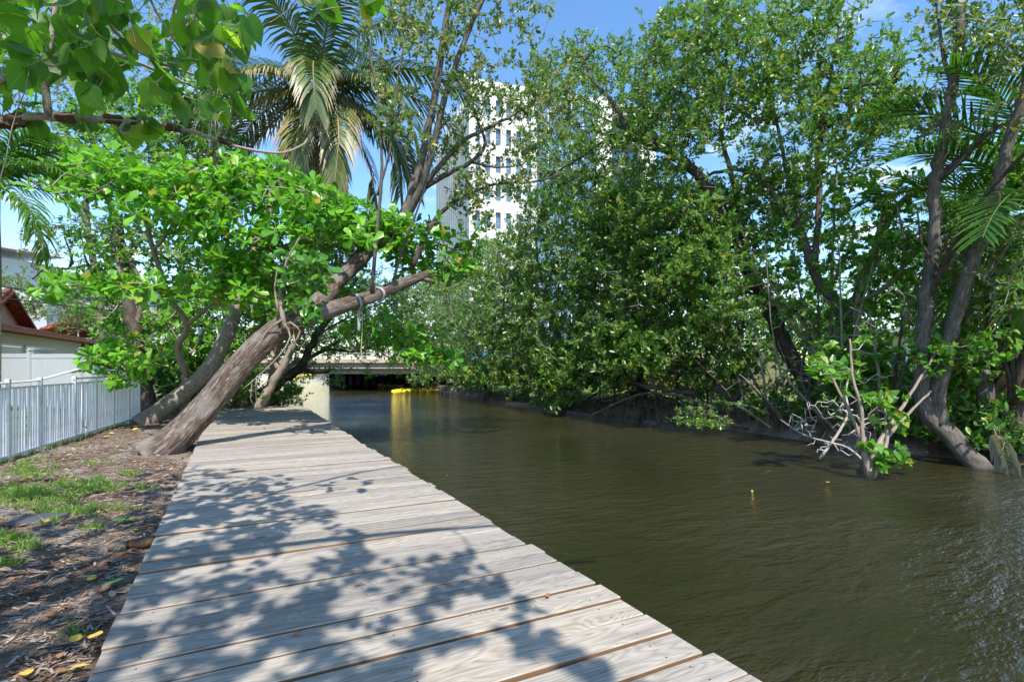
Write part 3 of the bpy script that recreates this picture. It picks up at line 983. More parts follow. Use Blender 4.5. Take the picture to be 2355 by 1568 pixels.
for sgn in (-1, 1):
    e = np.array([GXp, pk_[1] + sgn * (hw + 0.35), zE - 0.28]); pkk = np.array([GXp, pk_[1], zP])
    sl_ = pkk - e
    nrm = norm(np.array([0, sgn * abs(sl_[2]), abs(sl_[1])]))
    roof = MB().obox((e + pkk) / 2 + np.array([-3.2, 0, 0]) + nrm * 0.05, (3.75, 0, 0), sl_ / 2, nrm * 0.05).build('roof_slope', M['tile_dark'], house)
    MB().obox((e + pkk) / 2 + np.array([0.58, 0, 0]) + nrm * -0.01, (0.025, 0, 0), sl_ / 2, nrm * 0.06).build('bargeboard', M['fascia_dark'], roof)
    nT = 11
    for k in range(nT):
        a_ = e + sl_ * (k / nT); b_ = e + sl_ * ((k + 1.15) / nT)
        MB().tube([a_ + nrm * 0.13 + np.array([0.42, 0, 0]), b_ + nrm * 0.16 + np.array([0.42, 0, 0])], [0.13, 0.105], 10).build('verge_tile', M['tile_dark'], roof, smooth=True)
# windows in the eave wall
for (u0, u1) in ((-40, 47), (56, 124)):
    ya, yb = VX(u0, 800, HX)[1], VX(u1, 800, HX)[1]
    w = MB().box((HX, ya, 1.15), (HX + 0.05, yb, 2.36)).build('window', M['white'], house)
    MB().box((HX + 0.051, ya + 0.12, 1.2), (HX + 0.06, yb - 0.12, 2.27)).build('pane', M['glass'], w)
    for k in range(14):
        z = 1.26 + 0.072 * k
        MB().obox((HX + 0.075, (ya + yb) / 2, z), (0.012, 0, 0.008), (0, (yb - ya) / 2 - 0.13, 0), (-0.006, 0, 0.02)).build('slat', M['blind'], w)
# flood light
fl = np.array([HX - 1.15, yB + 1.3, 2.45])
fo = thing('flood_light', 'twin white flood light on the porch wall under the red fascia', 'light', fl)
MB().obox(fl, (0.03, 0, 0), (0, 0.08, 0), (0, 0, 0.08)).build('base', M['white'], fo)
for sg in (-1, 1):
    MB().tube([fl + np.array([0.04, sg * 0.04, 0]), fl + np.array([0.16, sg * 0.2, -0.06]), fl + np.array([0.3, sg * 0.3, -0.22])], [0.02, 0.07, 0.12], 10).build('lamp_head', M['white'], fo, smooth=True)

# neighbour's tiled roof further back
nbh = thing('tiled_house', 'low house with sunlit orange barrel tile roof behind the garden palm', 'house', V(160, 839, 46) * np.array([1, 1, 0]))
q0 = V(150, 778, 44)
ex = norm(V(240, 778, 49) - V(70, 778, 40)); ex[2] = 0; ex = norm(ex)
ez = norm(np.array([ex[1], -ex[0], 0])) * -1
if np.dot(ez, FWD) < 0: ez = -ez
slope = norm(ez * 0.92 + UP * 0.42)
rn = norm(np.cross(ex, slope)); rn = rn if rn[2] > 0 else -rn
W2, S2 = 8.2, 4.2
rb_ = MB().obox(q0 + slope * S2 / 2, ex * W2 / 2, slope * S2 / 2, rn * 0.05).build('roof_slope', M['tile'], nbh)
MB().obox(q0 + ez * 2.4 - UP * 1.85, ex * (W2 / 2 - 0.4), ez * 2.0, UP * 1.75).build('wall', M['stucco'], nbh)
tm = MB().tube([(-0.24, 0, 0), (0.24, 0, 0)], [0.15, 0.125], 8).build('tile', M['tile'], None)
tmesh = tm.data
COL.objects.unlink(tm); bpy.data.objects.remove(tm)
Rm = Matrix(((slope[0], ex[0], rn[0]), (slope[1], ex[1], rn[1]), (slope[2], ex[2], rn[2])))
eul = Rm.to_euler()
for a in range(24):
    for c in range(9):
        o = link('tile', tmesh, rb_, q0 + ex * (-W2 / 2 + 0.17 + a * 0.34) + slope * (0.24 + c * 0.465) + rn * 0.09)
        o.rotation_euler = eul

# big white building at the far left
wb0, wb1 = V(-160, 839, 64), V(420, 839, 96)
wd = norm((wb1 - wb0) * np.array([1, 1, 0])); wl = np.linalg.norm((wb1 - wb0)[:2])
wn_ = np.array([wd[1], -wd[0], 0]);  wn_ = wn_ if np.dot(wn_, FWD) < 0 else -wn_
wbt = thing('white_building', 'long white apartment building with thin roof slabs beyond the houses', 'building', (wb0 + wb1) / 2 * np.array([1, 1, 0]))
c0 = (wb0 + wb1) / 2 * np.array([1, 1, 0]) - wn_ * 7
MB().obox(c0 + UP * 7.0, wd * wl / 2, wn_ * 7, UP * 7.05).build('wall', M['white'], wbt)
MB().obox(c0 + UP * 14.6 + wn_ * 0.9, wd * (wl / 2 + 0.5), wn_ * 7.4, UP * 0.18).build('roof_slab', M['white'], wbt)
e0 = wb0 * np.array([1, 1, 0]) + wd * 6.0 - wn_ * 2.5
MB().obox(e0 + UP * 7.6, wd * 5.2, wn_ * 4.2, UP * 7.6).build('stair_tower', M['white'], wbt)
MB().obox(e0 + UP * 16.4 + wn_ * 0.6, wd * 6.4, wn_ * 5.4, UP * 0.2).build('tower_roof_slab', M['white'], wbt)


def on_wall(px, py):
    r = ray(px, py)
    k = np.dot((wb0 - CAM), wn_) / np.dot(r, wn_)
    return CAM + r * k


for (x0, x1, y0, y1) in ((141, 208, 640, 660), (286, 352, 648, 666), (286, 340, 712, 724), (150, 215, 700, 716), (20, 66, 640, 662), (222, 270, 646, 664)):
    a, b2 = on_wall(x0, y0), on_wall(x1, y1)
    wdt = abs(np.dot(b2 - a, wd)); hgt = abs(a[2] - b2[2]); cc = (a + b2) / 2
    win = MB().obox(cc + wn_ * 0.04, wd * wdt / 2, wn_ * 0.06, UP * hgt / 2).build('window', M['greybox'], wbt)
    for k in range(3):
        MB().obox(cc + wn_ * 0.11 + wd * wdt * (k - 1) / 3.0, wd * wdt / 7.4, wn_ * 0.01, UP * hgt * 0.42).build('pane', M['glass'], win)
    MB().obox(cc + wn_ * 0.3 + UP * (hgt / 2 + 0.25), wd * wdt / 2, wn_ * 0.3, UP * 0.06).build('window_hood', M['white'], win)

M['wire'] = mat_plain('black_cable', (0.03, 0.03, 0.035), 0.5, 0.3, 0.1)
for k, (ya_, yb_, lab) in enumerate(((652, 690, 'upper black power cable strung above the red gable'), (680, 706, 'lower black power cable strung above the red gable'))):
    a, b2 = V(-120, ya_ - 12, 21), V(520, yb_ + 26, 52)
    pts = [a + (b2 - a) * t - UP * 1.0 * 4 * t * (1 - t) * 0.25 for t in np.linspace(0, 1, 24)]
    tag(MB().tube(pts, 0.028, 5).build('power_cable', M['wire'], None), lab, 'cable', 'power cables by the house')

# ================================================================== OFFICE TOWER
M['tower_panel'] = mat_plain('pale_precast_panel', (0.62, 0.60, 0.57), 0.75, 0.2, 0.035, 0.15)
M['tower_glass'] = mat_plain('blue_tower_glass', (0.10, 0.17, 0.25), 0.08, 0.9, 0.35, 0.05)
M['concrete'] = mat_plain('raw_concrete', (0.40, 0.36, 0.33), 0.9, 0.15, 0.2, 0.6)
TZ = 66.0
tc0 = V(1085, 839, TZ) * np.array([1, 1, 0])
aR = YAW + math.radians(72)
dR = np.array([math.sin(aR), math.cos(aR), 0]); dL = np.array([math.sin(aR - PI / 2), math.cos(aR - PI / 2), 0])
nF = -dL     # outward normal of the long face (towards the viewer)
nL = -dR     # outward normal of the short face
FH, NFL = 3.47, 10
TH = FH * NFL + 1.3


def tower_s(px):
    r = ray(px, HYV)[:2]
    a = np.array([[r[0], -dR[0]], [r[1], -dR[1]]])
    return float(np.linalg.solve(a, tc0[:2])[1])


LR, LL = tower_s(1505), 24.0
tw = thing('office_tower', 'pale ten storey office tower with narrow blue windows behind the trees', 'building', tc0)
MB().obox(tc0 + dR * LR / 2 + dL * LL / 2 + UP * TH / 2, dR * (LR / 2 - 0.4), dL * (LL / 2 - 0.4), UP * (TH / 2)).build('core', M['tower_glass'], tw)
MB().obox(tc0 + dR * LR / 2 + dL * LL / 2 + UP * (TH + 0.25), dR * (LR / 2), dL * (LL / 2), UP * 0.24).build('roof', M['tower_panel'], tw)
pw = tower_s(1085 + 24.5)
bw = pw * 0.48
ng = int(tower_s(1240) / pw)
for i in range(ng + 1):
    c = tc0 + dR * (i * pw + (pw - bw) * 0.5 * (i > 0) - (pw - bw) * 0.0) + nF * 0.0
    MB().obox(tc0 + dR * (i * pw + 0.0) + dL * 0.2 + UP * TH / 2, dR * (pw - bw) / 2, dL * 0.25, UP * TH / 2).build('pier', M['tower_panel'], tw)
for f in range(NFL + 1):
    for i in range(ng):
        z0 = f * FH - 0.45; z1 = f * FH + 0.95 if f < NFL else TH
        MB().obox(tc0 + dR * (i + 0.5) * pw + dL * 0.22 + UP * (z0 + z1) / 2, dR * (bw / 2 - 0.003), dL * 0.22, UP * (z1 - z0) / 2).build('spandrel', M['tower_panel'], tw)
        if f < NFL:
            zc0, zc1 = f * FH + 0.96, (f + 1) * FH - 0.46
            wdn = MB().obox(tc0 + dR * (i + 0.5) * pw + dL * 0.395 + UP * (zc0 + zc1) / 2, dR * (bw / 2 - 0.01), dL * 0.02, UP * ((zc1 - zc0) / 2)).build('window', M['tower_glass'], tw)
            MB().obox(tc0 + dR * (i + 0.5) * pw + dL * 0.365 + UP * (zc0 + 0.75), dR * (bw / 2 - 0.012), dL * 0.009, UP * 0.03).build('transom', M['concrete'], wdn)
# glazed bay, white strip, open bay, end pier on the long face
sA, sB, sC, sD, sE = ng * pw + (pw - bw) / 2 + 0.05, tower_s(1368), tower_s(1405), tower_s(1470), LR
nb = 5
for i in range(nb):
    for f in range(NFL):
        a = sA + (sB - sA) * i / nb; b2 = sA + (sB - sA) * (i + 1) / nb
        MB().obox(tc0 + dR * (a + b2) / 2 + dL * 0.36 + UP * ((f + 0.5) * FH), dR * ((b2 - a) / 2 - 0.06), dL * 0.03, UP * (FH / 2 - 0.09)).build('curtain_pane', M['tower_glass'], tw)
    MB().obox(tc0 + dR * (sA + (sB - sA) * i / nb) + dL * 0.25 + UP * TH / 2, dR * 0.05, dL * 0.1, UP * TH / 2).build('mullion', M['white'], tw)
MB().obox(tc0 + dR * (sB + sC) / 2 + dL * 0.1 + UP * (TH / 2 + 0.4), dR * (sC - sB) / 2, dL * 0.4, UP * (TH / 2 + 0.4)).build('pier', M['tower_panel'], tw)
MB().obox(tc0 + dR * (sD + sE) / 2 + dL * 0.1 + UP * (TH / 2 - 0.8), dR * (sE - sD) / 2, dL * 0.4, UP * (TH / 2 - 0.8)).build('pier', M['tower_panel'], tw)
for f in range(NFL):
    MB().obox(tc0 + dR * (sC + sD) / 2 - dL * 0.4 + UP * (f * FH + 3.2), dR * ((sD - sC) / 2 - 0.02), dL * 0.8, UP * 0.18).build('open_floor_slab', M['concrete'], tw)
# short face: closely set fins and slit windows
nl = 15
for i in range(nl + 1):
    MB().obox(tc0 + dL * (0.3 + (LL - 0.6) * i / nl) + dR * 0.15 + UP * TH / 2, dL * 0.42, dR * 0.28, UP * TH / 2).build('fin', M['tower_panel'], tw)
for f in range(NFL + 1):
    z0 = f * FH - 0.45; z1 = f * FH + 0.95 if f < NFL else TH
    MB().obox(tc0 + dL * LL / 2 + dR * 0.2 + UP * (z0 + z1) / 2, dL * (LL / 2 - 0.5), dR * 0.2, UP * (z1 - z0) / 2).build('spandrel', M['tower_panel'], tw)
rail = MB()
for k in range(12):
    q = tc0 + dR * (6 + k * 1.1) + dL * 1.0 + UP * (TH + 0.48)
    rail.tube([q, q + UP * 1.1], 0.035, 5)
for z in (0.6, 1.1):
    rail.tube([tc0 + dR * 6 + dL * 1.0 + UP * (TH + 0.48 + z), tc0 + dR * 18.1 + dL * 1.0 + UP * (TH + 0.48 + z)], 0.035, 5)
rail.build('roof_railing', M['greybox'], tw)

# ================================================================== BRIDGE
M['bridge_c'] = mat_plain('tan_bridge_concrete', (0.46, 0.39, 0.31), 0.85, 0.2, 0.12, 0.8, 0.2)
M['bridge_dark'] = mat_plain('dark_sheet_pile', (0.055, 0.05, 0.05), 0.7, 0.3, 0.4, 0.7)  # near-black mottled tone shared by all abutment walls
M['rail'] = mat_plain('galvanised_rail', (0.55, 0.56, 0.57), 0.4, 0.5, 0.1, 2, metal=0.5)
M['yellow'] = mat_plain('yellow_boom_fabric', (0.75, 0.55, 0.03), 0.5, 0.35, 0.18, 6)
BZ = 40.0
br = thing('road_bridge', 'low tan concrete road bridge over the creek', 'bridge', V(800, 839, BZ) * np.array([1, 1, 0]))


def BP(px, fw=0.0, z=0.0):
    q = V(px, HYV, BZ) + FWD * fw
    return np.array([q[0], q[1], z])


def bbox(x0, x1, f0, f1, z0, z1, name, mat, par=br):
    a, b2 = BP(x0, f0), BP(x1, f0)
    c = (a + b2) / 2 + FWD * (f1 - f0) / 2
    return MB().obox((c[0], c[1], (z0 + z1) / 2), (b2 - a) / 2, FWD * (f1 - f0) / 2, UP * (z1 - z0) / 2).build(name, mat, par)


bbox(470, 1360, 0.0, 18, 1.18, 1.62, 'deck', M['bridge_c'])
bbox(470, 1360, -0.25, 0.25, 1.63, 1.90, 'parapet', M['bridge_c'])
bbox(470, 1360, 0.35, 0.75, 0.78, 1.17, 'girder', M['bridge_c'])
for k in range(5):
    bbox(470, 1360, 3.4 * (k + 1), 3.4 * (k + 1) + 0.4, 0.78, 1.17, 'girder', M['bridge_c'])
rl = bbox(470, 1360, -0.05, 0.05, 2.30, 2.38, 'guard_rail', M['rail'])
bbox(470, 1360, -0.03, 0.03, 2.08, 2.13, 'guard_rail_lower', M['rail'], rl)
for k in range(18):
    x = 480 + 50 * k
    bbox(x, x + 3.2, -0.04, 0.04, 1.90, 2.30, 'rail_post', M['rail'])
# right abutment: a sheet pile wall running back under the deck, a light corner column and the cap face with the sign
wa, wb = BP(1130, 0.6), BP(590, 17.4)
n = 34
ab = MB()
for k in range(n):
    t0, t1 = k / n, (k + 1) / n
    a, b2 = wa + (wb - wa) * t0, wa + (wb - wa) * t1
    off = norm(np.array([(wb - wa)[1], -(wb - wa)[0], 0])) * (0.14 if k % 2 else -0.14)
    ab.obox(((a + b2) / 2 + off) + UP * -0.3, (b2 - a) / 2, norm(off) * 0.13, UP * 1.1)
ab.build('sheet_pile_wall', M['bridge_dark'], br)
q_ = [wa + RGT * 0.6 + FWD * 0.3, wb + RGT * 0.9, BP(1420, 17.4), BP(1420, 0.9)]
MB().add([p_ * np.array([1, 1, 0]) - UP * 1.5 for p_ in q_] + [p_ * np.array([1, 1, 0]) + UP * 1.165 for p_ in q_], [(0, 1, 2, 3), (7, 6, 5, 4), (0, 4, 5, 1), (1, 5, 6, 2), (2, 6, 7, 3), (3, 7, 4, 0)]).build('abutment', M['bridge_dark'], br)
bbox(1030, 1420, -0.1, 0.32, 0.12, 1.17, 'abutment_cap', M['bridge_c'])
bbox(1047, 1060, 0.0, 0.4, -1.4, 0.12, 'corner_column', M['bridge_c'])
cw = BP(588, 17.9)
MB().obox(cw + UP * -0.2, RGT * 0.5, FWD * 0.4, UP * 1.0).build('far_column', M['bridge_c'], br)
bbox(150, 300, 0.3, 17, -1.5, 1.17, 'left_abutment', M['bridge_dark'])
# sign on the cap
M['sign_w'] = mat_plain('sign_white', (0.62, 0.63, 0.64), 0.4, 0.4, 0.05, 3)
M['orange'] = mat_plain('sign_orange', (0.70, 0.13, 0.02), 0.5, 0.4, 0.08, 3)
M['black'] = mat_plain('sign_black', (0.015, 0.015, 0.017), 0.5, 0.4, 0.05, 3)
sc_ = BP((1060 + 1110) / 2 + 1, -0.14, 0.86)
sg = thing('speed_sign', 'white waterway speed sign with orange border on the bridge abutment', 'sign', sc_)
sgp = MB().obox(sc_, RGT * 0.92, FWD * 0.012, UP * 0.56).build('panel', M['sign_w'], sg)
for a_, s_ in (((0, 0.53), (0.92, 0.03)), ((0, -0.53), (0.92, 0.03)), ((0.89, 0), (0.03, 0.499)), ((-0.89, 0), (0.03, 0.499))):
    MB().obox(sc_ + RGT * a_[0] + UP * a_[1] - FWD * 0.016, RGT * s_[0], FWD * 0.003, UP * s_[1]).build('border', M['orange'], sgp)
ring = MB()
N = 32
vv, ff = [], []
for k in range(N):
    a = 2 * PI * k / N
    for r_ in (0.34, 0.40):
        vv.append(sc_ - FWD * 0.017 + RGT * (math.cos(a) * r_ - 0.18) + UP * (math.sin(a) * r_ - 0.02))
for k in range(N):
    a, b2 = 2 * k, 2 * ((k + 1) % N)
    ff.append((a, a + 1, b2 + 1, b2))
ring.add(vv, ff).build('circle', M['orange'], sgp)
for txt, zo in (('IDLE SPEED', 0.16), ('NO WAKE', -0.16)):
    cu = bpy.data.curves.new('lettering', 'FONT'); cu.body = txt; cu.align_x = 'CENTER'; cu.align_y = 'CENTER'; cu.size = 0.30; cu.extrude = 0.003
    to = bpy.data.objects.new('lettering', cu); COL.objects.link(to)
    dg = bpy.context.evaluated_depsgraph_get()
    me_ = bpy.data.meshes.new_from_object(to.evaluated_get(dg))
    bpy.data.objects.remove(to)
    me_.materials.clear(); me_.materials.append(M['black'])
    o = link('lettering', me_, sgp, sc_ - FWD * 0.026 + UP * zo)
    o.rotation_euler = (PI / 2, 0, -YAW)
# yellow floating boom in segments
bo = thing('floating_boom', 'yellow floating boom in sausage segments along the bridge abutment', 'boom', VG(1000, 903, WATER_Z))
line = smooth_line([VG(1330, 917, WATER_Z), VG(1160, 908, WATER_Z), VG(1090, 905, WATER_Z), VG(1040, 900, WATER_Z), VG(1000, 899, WATER_Z), VG(940, 901, WATER_Z), VG(903, 904, WATER_Z), VG(935, 897, WATER_Z), VG(985, 895.5, WATER_Z), VG(940, 891, WATER_Z), VG(860, 886, WATER_Z)], 0.6)
for k in range(0, len(line) - 2, 2):
    a, b2 = line[k], line[min(k + 2, len(line) - 1)]
    L = np.linalg.norm(b2 - a)
    if L < 0.05: continue
    ts = np.linspace(0.02, 0.98, 7)
    MB().tube([a + (b2 - a) * t + UP * (0.05 + 0.02 * math.sin(k)) for t in ts], [0.05, 0.14, 0.16, 0.165, 0.16, 0.14, 0.05], 9).build('float', M['yellow'], bo, smooth=True)
bo2 = thing('floating_boom', 'yellow floating boom curving on bright water beyond the bridge', 'boom', VG(740, 866, WATER_Z))
line = smooth_line([VG(676, 874, WATER_Z), VG(684, 868, WATER_Z), VG(712, 864.5, WATER_Z), VG(752, 862.5, WATER_Z)], 2.0)
for k in range(len(line) - 1):
    a, b2 = line[k], line[k + 1]
    MB().tube([a + (b2 - a) * t + UP * 0.1 for t in np.linspace(0, 1, 5)], [0.1, 0.3, 0.32, 0.3, 0.1], 8).build('float', M['yellow'], bo2, smooth=True)
M['blue'] = mat_plain('blue_screen_cloth', (0.03, 0.20, 0.55), 0.6, 0.3, 0.2, 2)
bf = thing('screen_fence', 'bright blue cloth screen fence on the road behind the bridge rail', 'fence', BP(1010, 6, 1.62))
for k in range(9):
    x = 885 + 30 * k
    bbox(x, x + 28.5, 6.0, 6.05, 1.68, 2.62, 'screen', M['blue'], bf)
    bbox(x + 28.6, x + 29.9, 5.97, 6.08, 1.62, 2.7, 'post', M['rail'], bf)

# things on the right bank beyond the trees
M['yellowwood'] = mat_plain('yellow_fence_board', (0.62, 0.45, 0.20), 0.7, 0.2, 0.15, 1.5)
yf = thing('board_fence', 'yellow timber board fence behind the mangrove trunks', 'fence', VX(1500, 839, 21) * np.array([1, 1, 0]))
a0, b0 = VX(1425, 839, 21.5), VX(1600, 839, 21.5)
nbd = 26
for k in range(nbd):
    a = a0 + (b0 - a0) * k / nbd; b2 = a0 + (b0 - a0) * (k + 0.93) / nbd
    MB().obox((np.array([(a + b2)[0] / 2, (a + b2)[1] / 2, 0.95])), (b2 - a) / 2, (0.012, 0, 0), UP * (1.02 + random.uniform(-0.015, 0.015))).build('board', M['yellowwood'], yf)
for z in (0.4, 1.5):
    MB().obox((a0 + b0) / 2 * np.array([1, 1, 0]) + UP * z + np.array([0.055, 0, 0]), (b0 - a0) / 2, (0.03, 0, 0), UP * 0.045).build('rail', M['yellowwood'], yf)
a0, b0 = VX(1700, 839, 30), VX(1815, 839, 30)
gh = thing('garden_wall', 'pale yellow rendered garden wall beyond the creek bank', 'wall', (a0 + b0) / 2 * np.array([1, 1, 0]))
M['ywall'] = mat_plain('pale_yellow_render', (0.60, 0.50, 0.28), 0.85, 0.1, 0.06, 1)
cc_ = (a0 + b0) / 2 * np.array([1, 1, 0])
MB().obox(cc_ + UP * 1.0, (b0 - a0) / 2, (0.12, 0, 0), UP * 1.05).build('panel', M['ywall'], gh)
MB().obox(cc_ + UP * 2.1, (b0 - a0) / 2 + np.array([0, 0.1, 0]), (0.18, 0, 0), UP * 0.05).build('coping', M['white'], gh)
a0, b0 = VX(1985, 839, 34), VX(2175, 839, 34)
ph = thing('pink_house', 'pale pink house with white trim glimpsed between the right bank trunks', 'house', (a0 + b0) / 2 * np.array([1, 1, 0]))
M['pink'] = mat_plain('pale_pink_render', (0.66, 0.55, 0.50), 0.85, 0.1, 0.05, 1)
c_ = (a0 + b0) / 2 * np.array([1, 1, 0]); hl = abs(b0[1] - a0[1]) / 2
MB().obox(c_ + np.array([3, 0, 1.6]), (3, 0, 0), (0, hl, 0), UP * 1.7).build('wall', M['pink'], ph)
MB().obox(c_ + np.array([2.7, 0, 3.42]), (3.5, 0, 0), (0, hl + 0.5, 0), UP * 0.12).build('roof', M['white'], ph)
for k in range(4):
    yy = c_[1] - hl + hl * 2 * (k + 0.5) / 4
    w = MB().box((c_[0] - 0.05, yy - 0.6, 0.8), (c_[0] - 0.001, yy + 0.6, 2.2)).build('window', M['white'], ph)
    MB().box((c_[0] - 0.07, yy - 0.5, 0.9), (c_[0] - 0.051, yy + 0.5, 2.1)).build('pane', M['glass'], w)
    MB().box((c_[0] - 0.4, yy + 1.0, -0.1), (c_[0] - 0.2, yy + 1.2, 3.3)).build('porch_column', M['white'], ph)

# ================================================================== LEFT BANK: THE LEANING TREE
def L(*pp):
    return [V(x, y, Z) for x, y, Z in pp]


lt = Tree('leaning_tree', 'leaning tree with split weathered trunk reaching over the boardwalk', VG(385, 1030), 'bark_grey')
M['bark_lean'] = mat_bark('bark_lean', (0.018, 0.011, 0.008), (0.115, 0.078, 0.057), (0.35, 0.325, 0.30), (11, 11, 2.6), 1.0, 0.50, 2.3)
# main trunk: thick, ridged, ends in a broken snag
p = smooth_line(L((352, 1050, 9.35), (400, 1012, 9.45), (470, 940, 9.75), (545, 850, 10.1), (610, 782, 10.4), (668, 742, 10.7), (760, 712, 11.0), (850, 684, 11.4), (930, 652, 11.7), (985, 630, 12.0)), 0.06)
n = len(p)
tt = np.linspace(0, 1, n)
rr = np.interp(tt, [0, 0.04, 0.12, 0.3, 0.5, 0.62, 0.75, 0.9, 1.0], [0.34, 0.28, 0.24, 0.225, 0.225, 0.185, 0.145, 0.13, 0.09])
SD = 40
tb = MB()
tg = np.gradient(p, axis=0); tg = norm(tg)
u = norm(np.cross(tg[0], UP))
from mathutils import noise as mnoise
for i in range(n):
    u = norm(u - tg[i] * np.dot(u, tg[i])); w = np.cross(tg[i], u)
    for j in range(SD):
        a = 2 * PI * j / SD
        q = Vector((math.cos(a) * 2.6, math.sin(a) * 2.6, i * 0.06 * 0.9))
        q2 = Vector((math.cos(a) * 6, math.sin(a) * 6, i * 0.06 * 1.6))
        d = 0.11 * mnoise.noise(q) + 0.07 * mnoise.noise(q2) + 0.04 * mnoise.noise(q2 * 2.3)
        flare = 0.10 * max(0, 1 - i / (0.06 * n)) * (math.sin(5 * a) + 0.6)
        split = 0
        if tt[i] > 0.6:                      # the upper part is split along its length
            split = -0.42 * math.exp(-((a - 1.9 - 0.2 * math.sin(i * 0.05)) / 0.28) ** 2) * min(1, (tt[i] - 0.6) * 6)
        rad_ = rr[i] * (1 + d + flare + split)
        tb.tc[len(tb.v)] = (math.cos(a) * 0.3, math.sin(a) * 0.3, i * 0.06)
        tb.v.append(tuple(float(c) for c in p[i] + u * math.cos(a) * rad_ + w * math.sin(a) * rad_))
for i in range(n - 1):
    for j in range(SD):
        a0 = i * SD + j; a1 = i * SD + (j + 1) % SD
        tb.f.append((a0, a1, a1 + SD, a0 + SD))
tb.f.append(tuple(range((n - 1) * SD, n * SD)))
tb.build('trunk', M['bark_lean'], lt.root, smooth=True)
lt.first = False
lean_p, lean_r, lean_n = p, rr, n
lt.P = p[::4].copy(); lt.R = rr[::4].copy(); lt.par = [-1] * len(lt.P)
for k in range(7):
    a_ = k * 0.9 + 0.2
    c_ = VG(380, 1034)
    lt.limb([c_ + np.array([math.cos(a_) * 0.1, math.sin(a_) * 0.1, 0.14]), c_ + np.array([math.cos(a_) * 0.36, math.sin(a_) * 0.36, 0.03]), c_ + np.array([math.cos(a_) * 0.75, math.sin(a_) * 0.75, -0.06])], 0.11, 0.03, 8, 0.15, 'bark_lean', 'root', node=False)
lt.limb(L((975, 642, 11.9), (1000, 650, 12.0)), 0.06, 0.035, 8, 0.2, 'bark_lean', 'snag')
# second stem with the crown
lt.limb(L((690, 735, 10.9), (745, 680, 11.3), (810, 615, 11.7), (870, 555, 12.0), (925, 515, 12.2)), 0.20, 0.15, 16, 0.12, 'bark_lean')
lt.limb(L((920, 520, 12.2), (945, 450, 12.3), (975, 350, 12.4), (1000, 220, 12.4), (1020, 90, 12.3), (1045, -60, 12.2), (1060, -200, 12.0)), 0.115, 0.05, 10, 0.1)
lt.limb(L((925, 515, 12.2), (965, 440, 12.0), (990, 360, 11.8), (1025, 220, 11.6), (1070, 90, 11.5), (1130, -40, 11.4), (1170, -130, 11.3)), 0.10, 0.035, 10, 0.1)
lt.limb(L((955, 462, 12.1), (1000, 395, 12.4), (1060, 330, 12.8), (1110, 300, 13.2), (1180, 265, 13.6), (1260, 210, 14)), 0.08, 0.02, 8, 0.1)
lt.limb(L((960, 440, 12.0), (1030, 400, 12.2), (1085, 370, 12.4), (1115, 330, 12.6), (1095, 270, 12.7), (1080, 220, 12.8)), 0.075, 0.02, 8, 0.1, 'bark_dark')
lt.limb(L((950, 612, 11.8), (985, 530, 12.0), (1025, 480, 12.3), (1080, 445, 12.8), (1150, 422, 13.2), (1230, 418, 13.6), (1290, 400, 14.0)), 0.06, 0.02, 8, 0.1, 'bark_dark')
lt.limb(L((905, 645, 11.6), (930, 560, 11.5), (975, 440, 11.3), (1000, 340, 11.1)), 0.035, 0.012, 6, 0.05)
lt.limb(L((855, 670, 11.3), (868, 520, 11.1), (878, 380, 11.0), (868, 220, 10.9), (845, 90, 10.8), (838, -40, 10.8)), 0.045, 0.018, 7, 0.05)
lt.limb(L((868, 450, 11.05), (900, 330, 11.0), (915, 180, 10.9), (938, 60, 10.8), (950, -40, 10.8)), 0.03, 0.012, 6, 0.05)
lt.limb(L((1085, 372, 12.4), (1140, 385, 12.6), (1200, 380, 12.8)), 0.04, 0.012, 6, 0.05)
DENS = 1.6
tips = np.vstack([
    region([(850, -60), (1250, -60), (1250, 120), (1190, 240), (1060, 250), (960, 120), (860, 160)], 330, 10.5, 13.2, 'Z', 6, 0.26),
    region([(1040, 230), (1300, 150), (1330, 400), (1180, 440), (1040, 440), (980, 330)], 300, 11.5, 14.4, 'Z', 6, 0.26),
    region([(840, 150), (960, 150), (980, 330), (850, 300)], 60, 10.6, 12, 'Z', 5, 0.2),
    region([(1030, 430), (1130, 430), (1120, 520), (1020, 500)], 40, 11.8, 13, 'Z', 5, 0.2)])
e, d = lt.grow(tips, 0.25, 0.0035, 0.12, 'twig', expo=0.40)
leaf_mesh('crown', leaf_frames(e, d, 9, 0.105, 0.22, 0.7, 0.8, 0.3, 0.6), T_OVAL, M['olive'], lt.root)
# grey webbing straps and cord on the snag
M['strap'] = mat_plain('grey_webbing', (0.30, 0.31, 0.33), 0.7, 0.2, 0.15, 20)


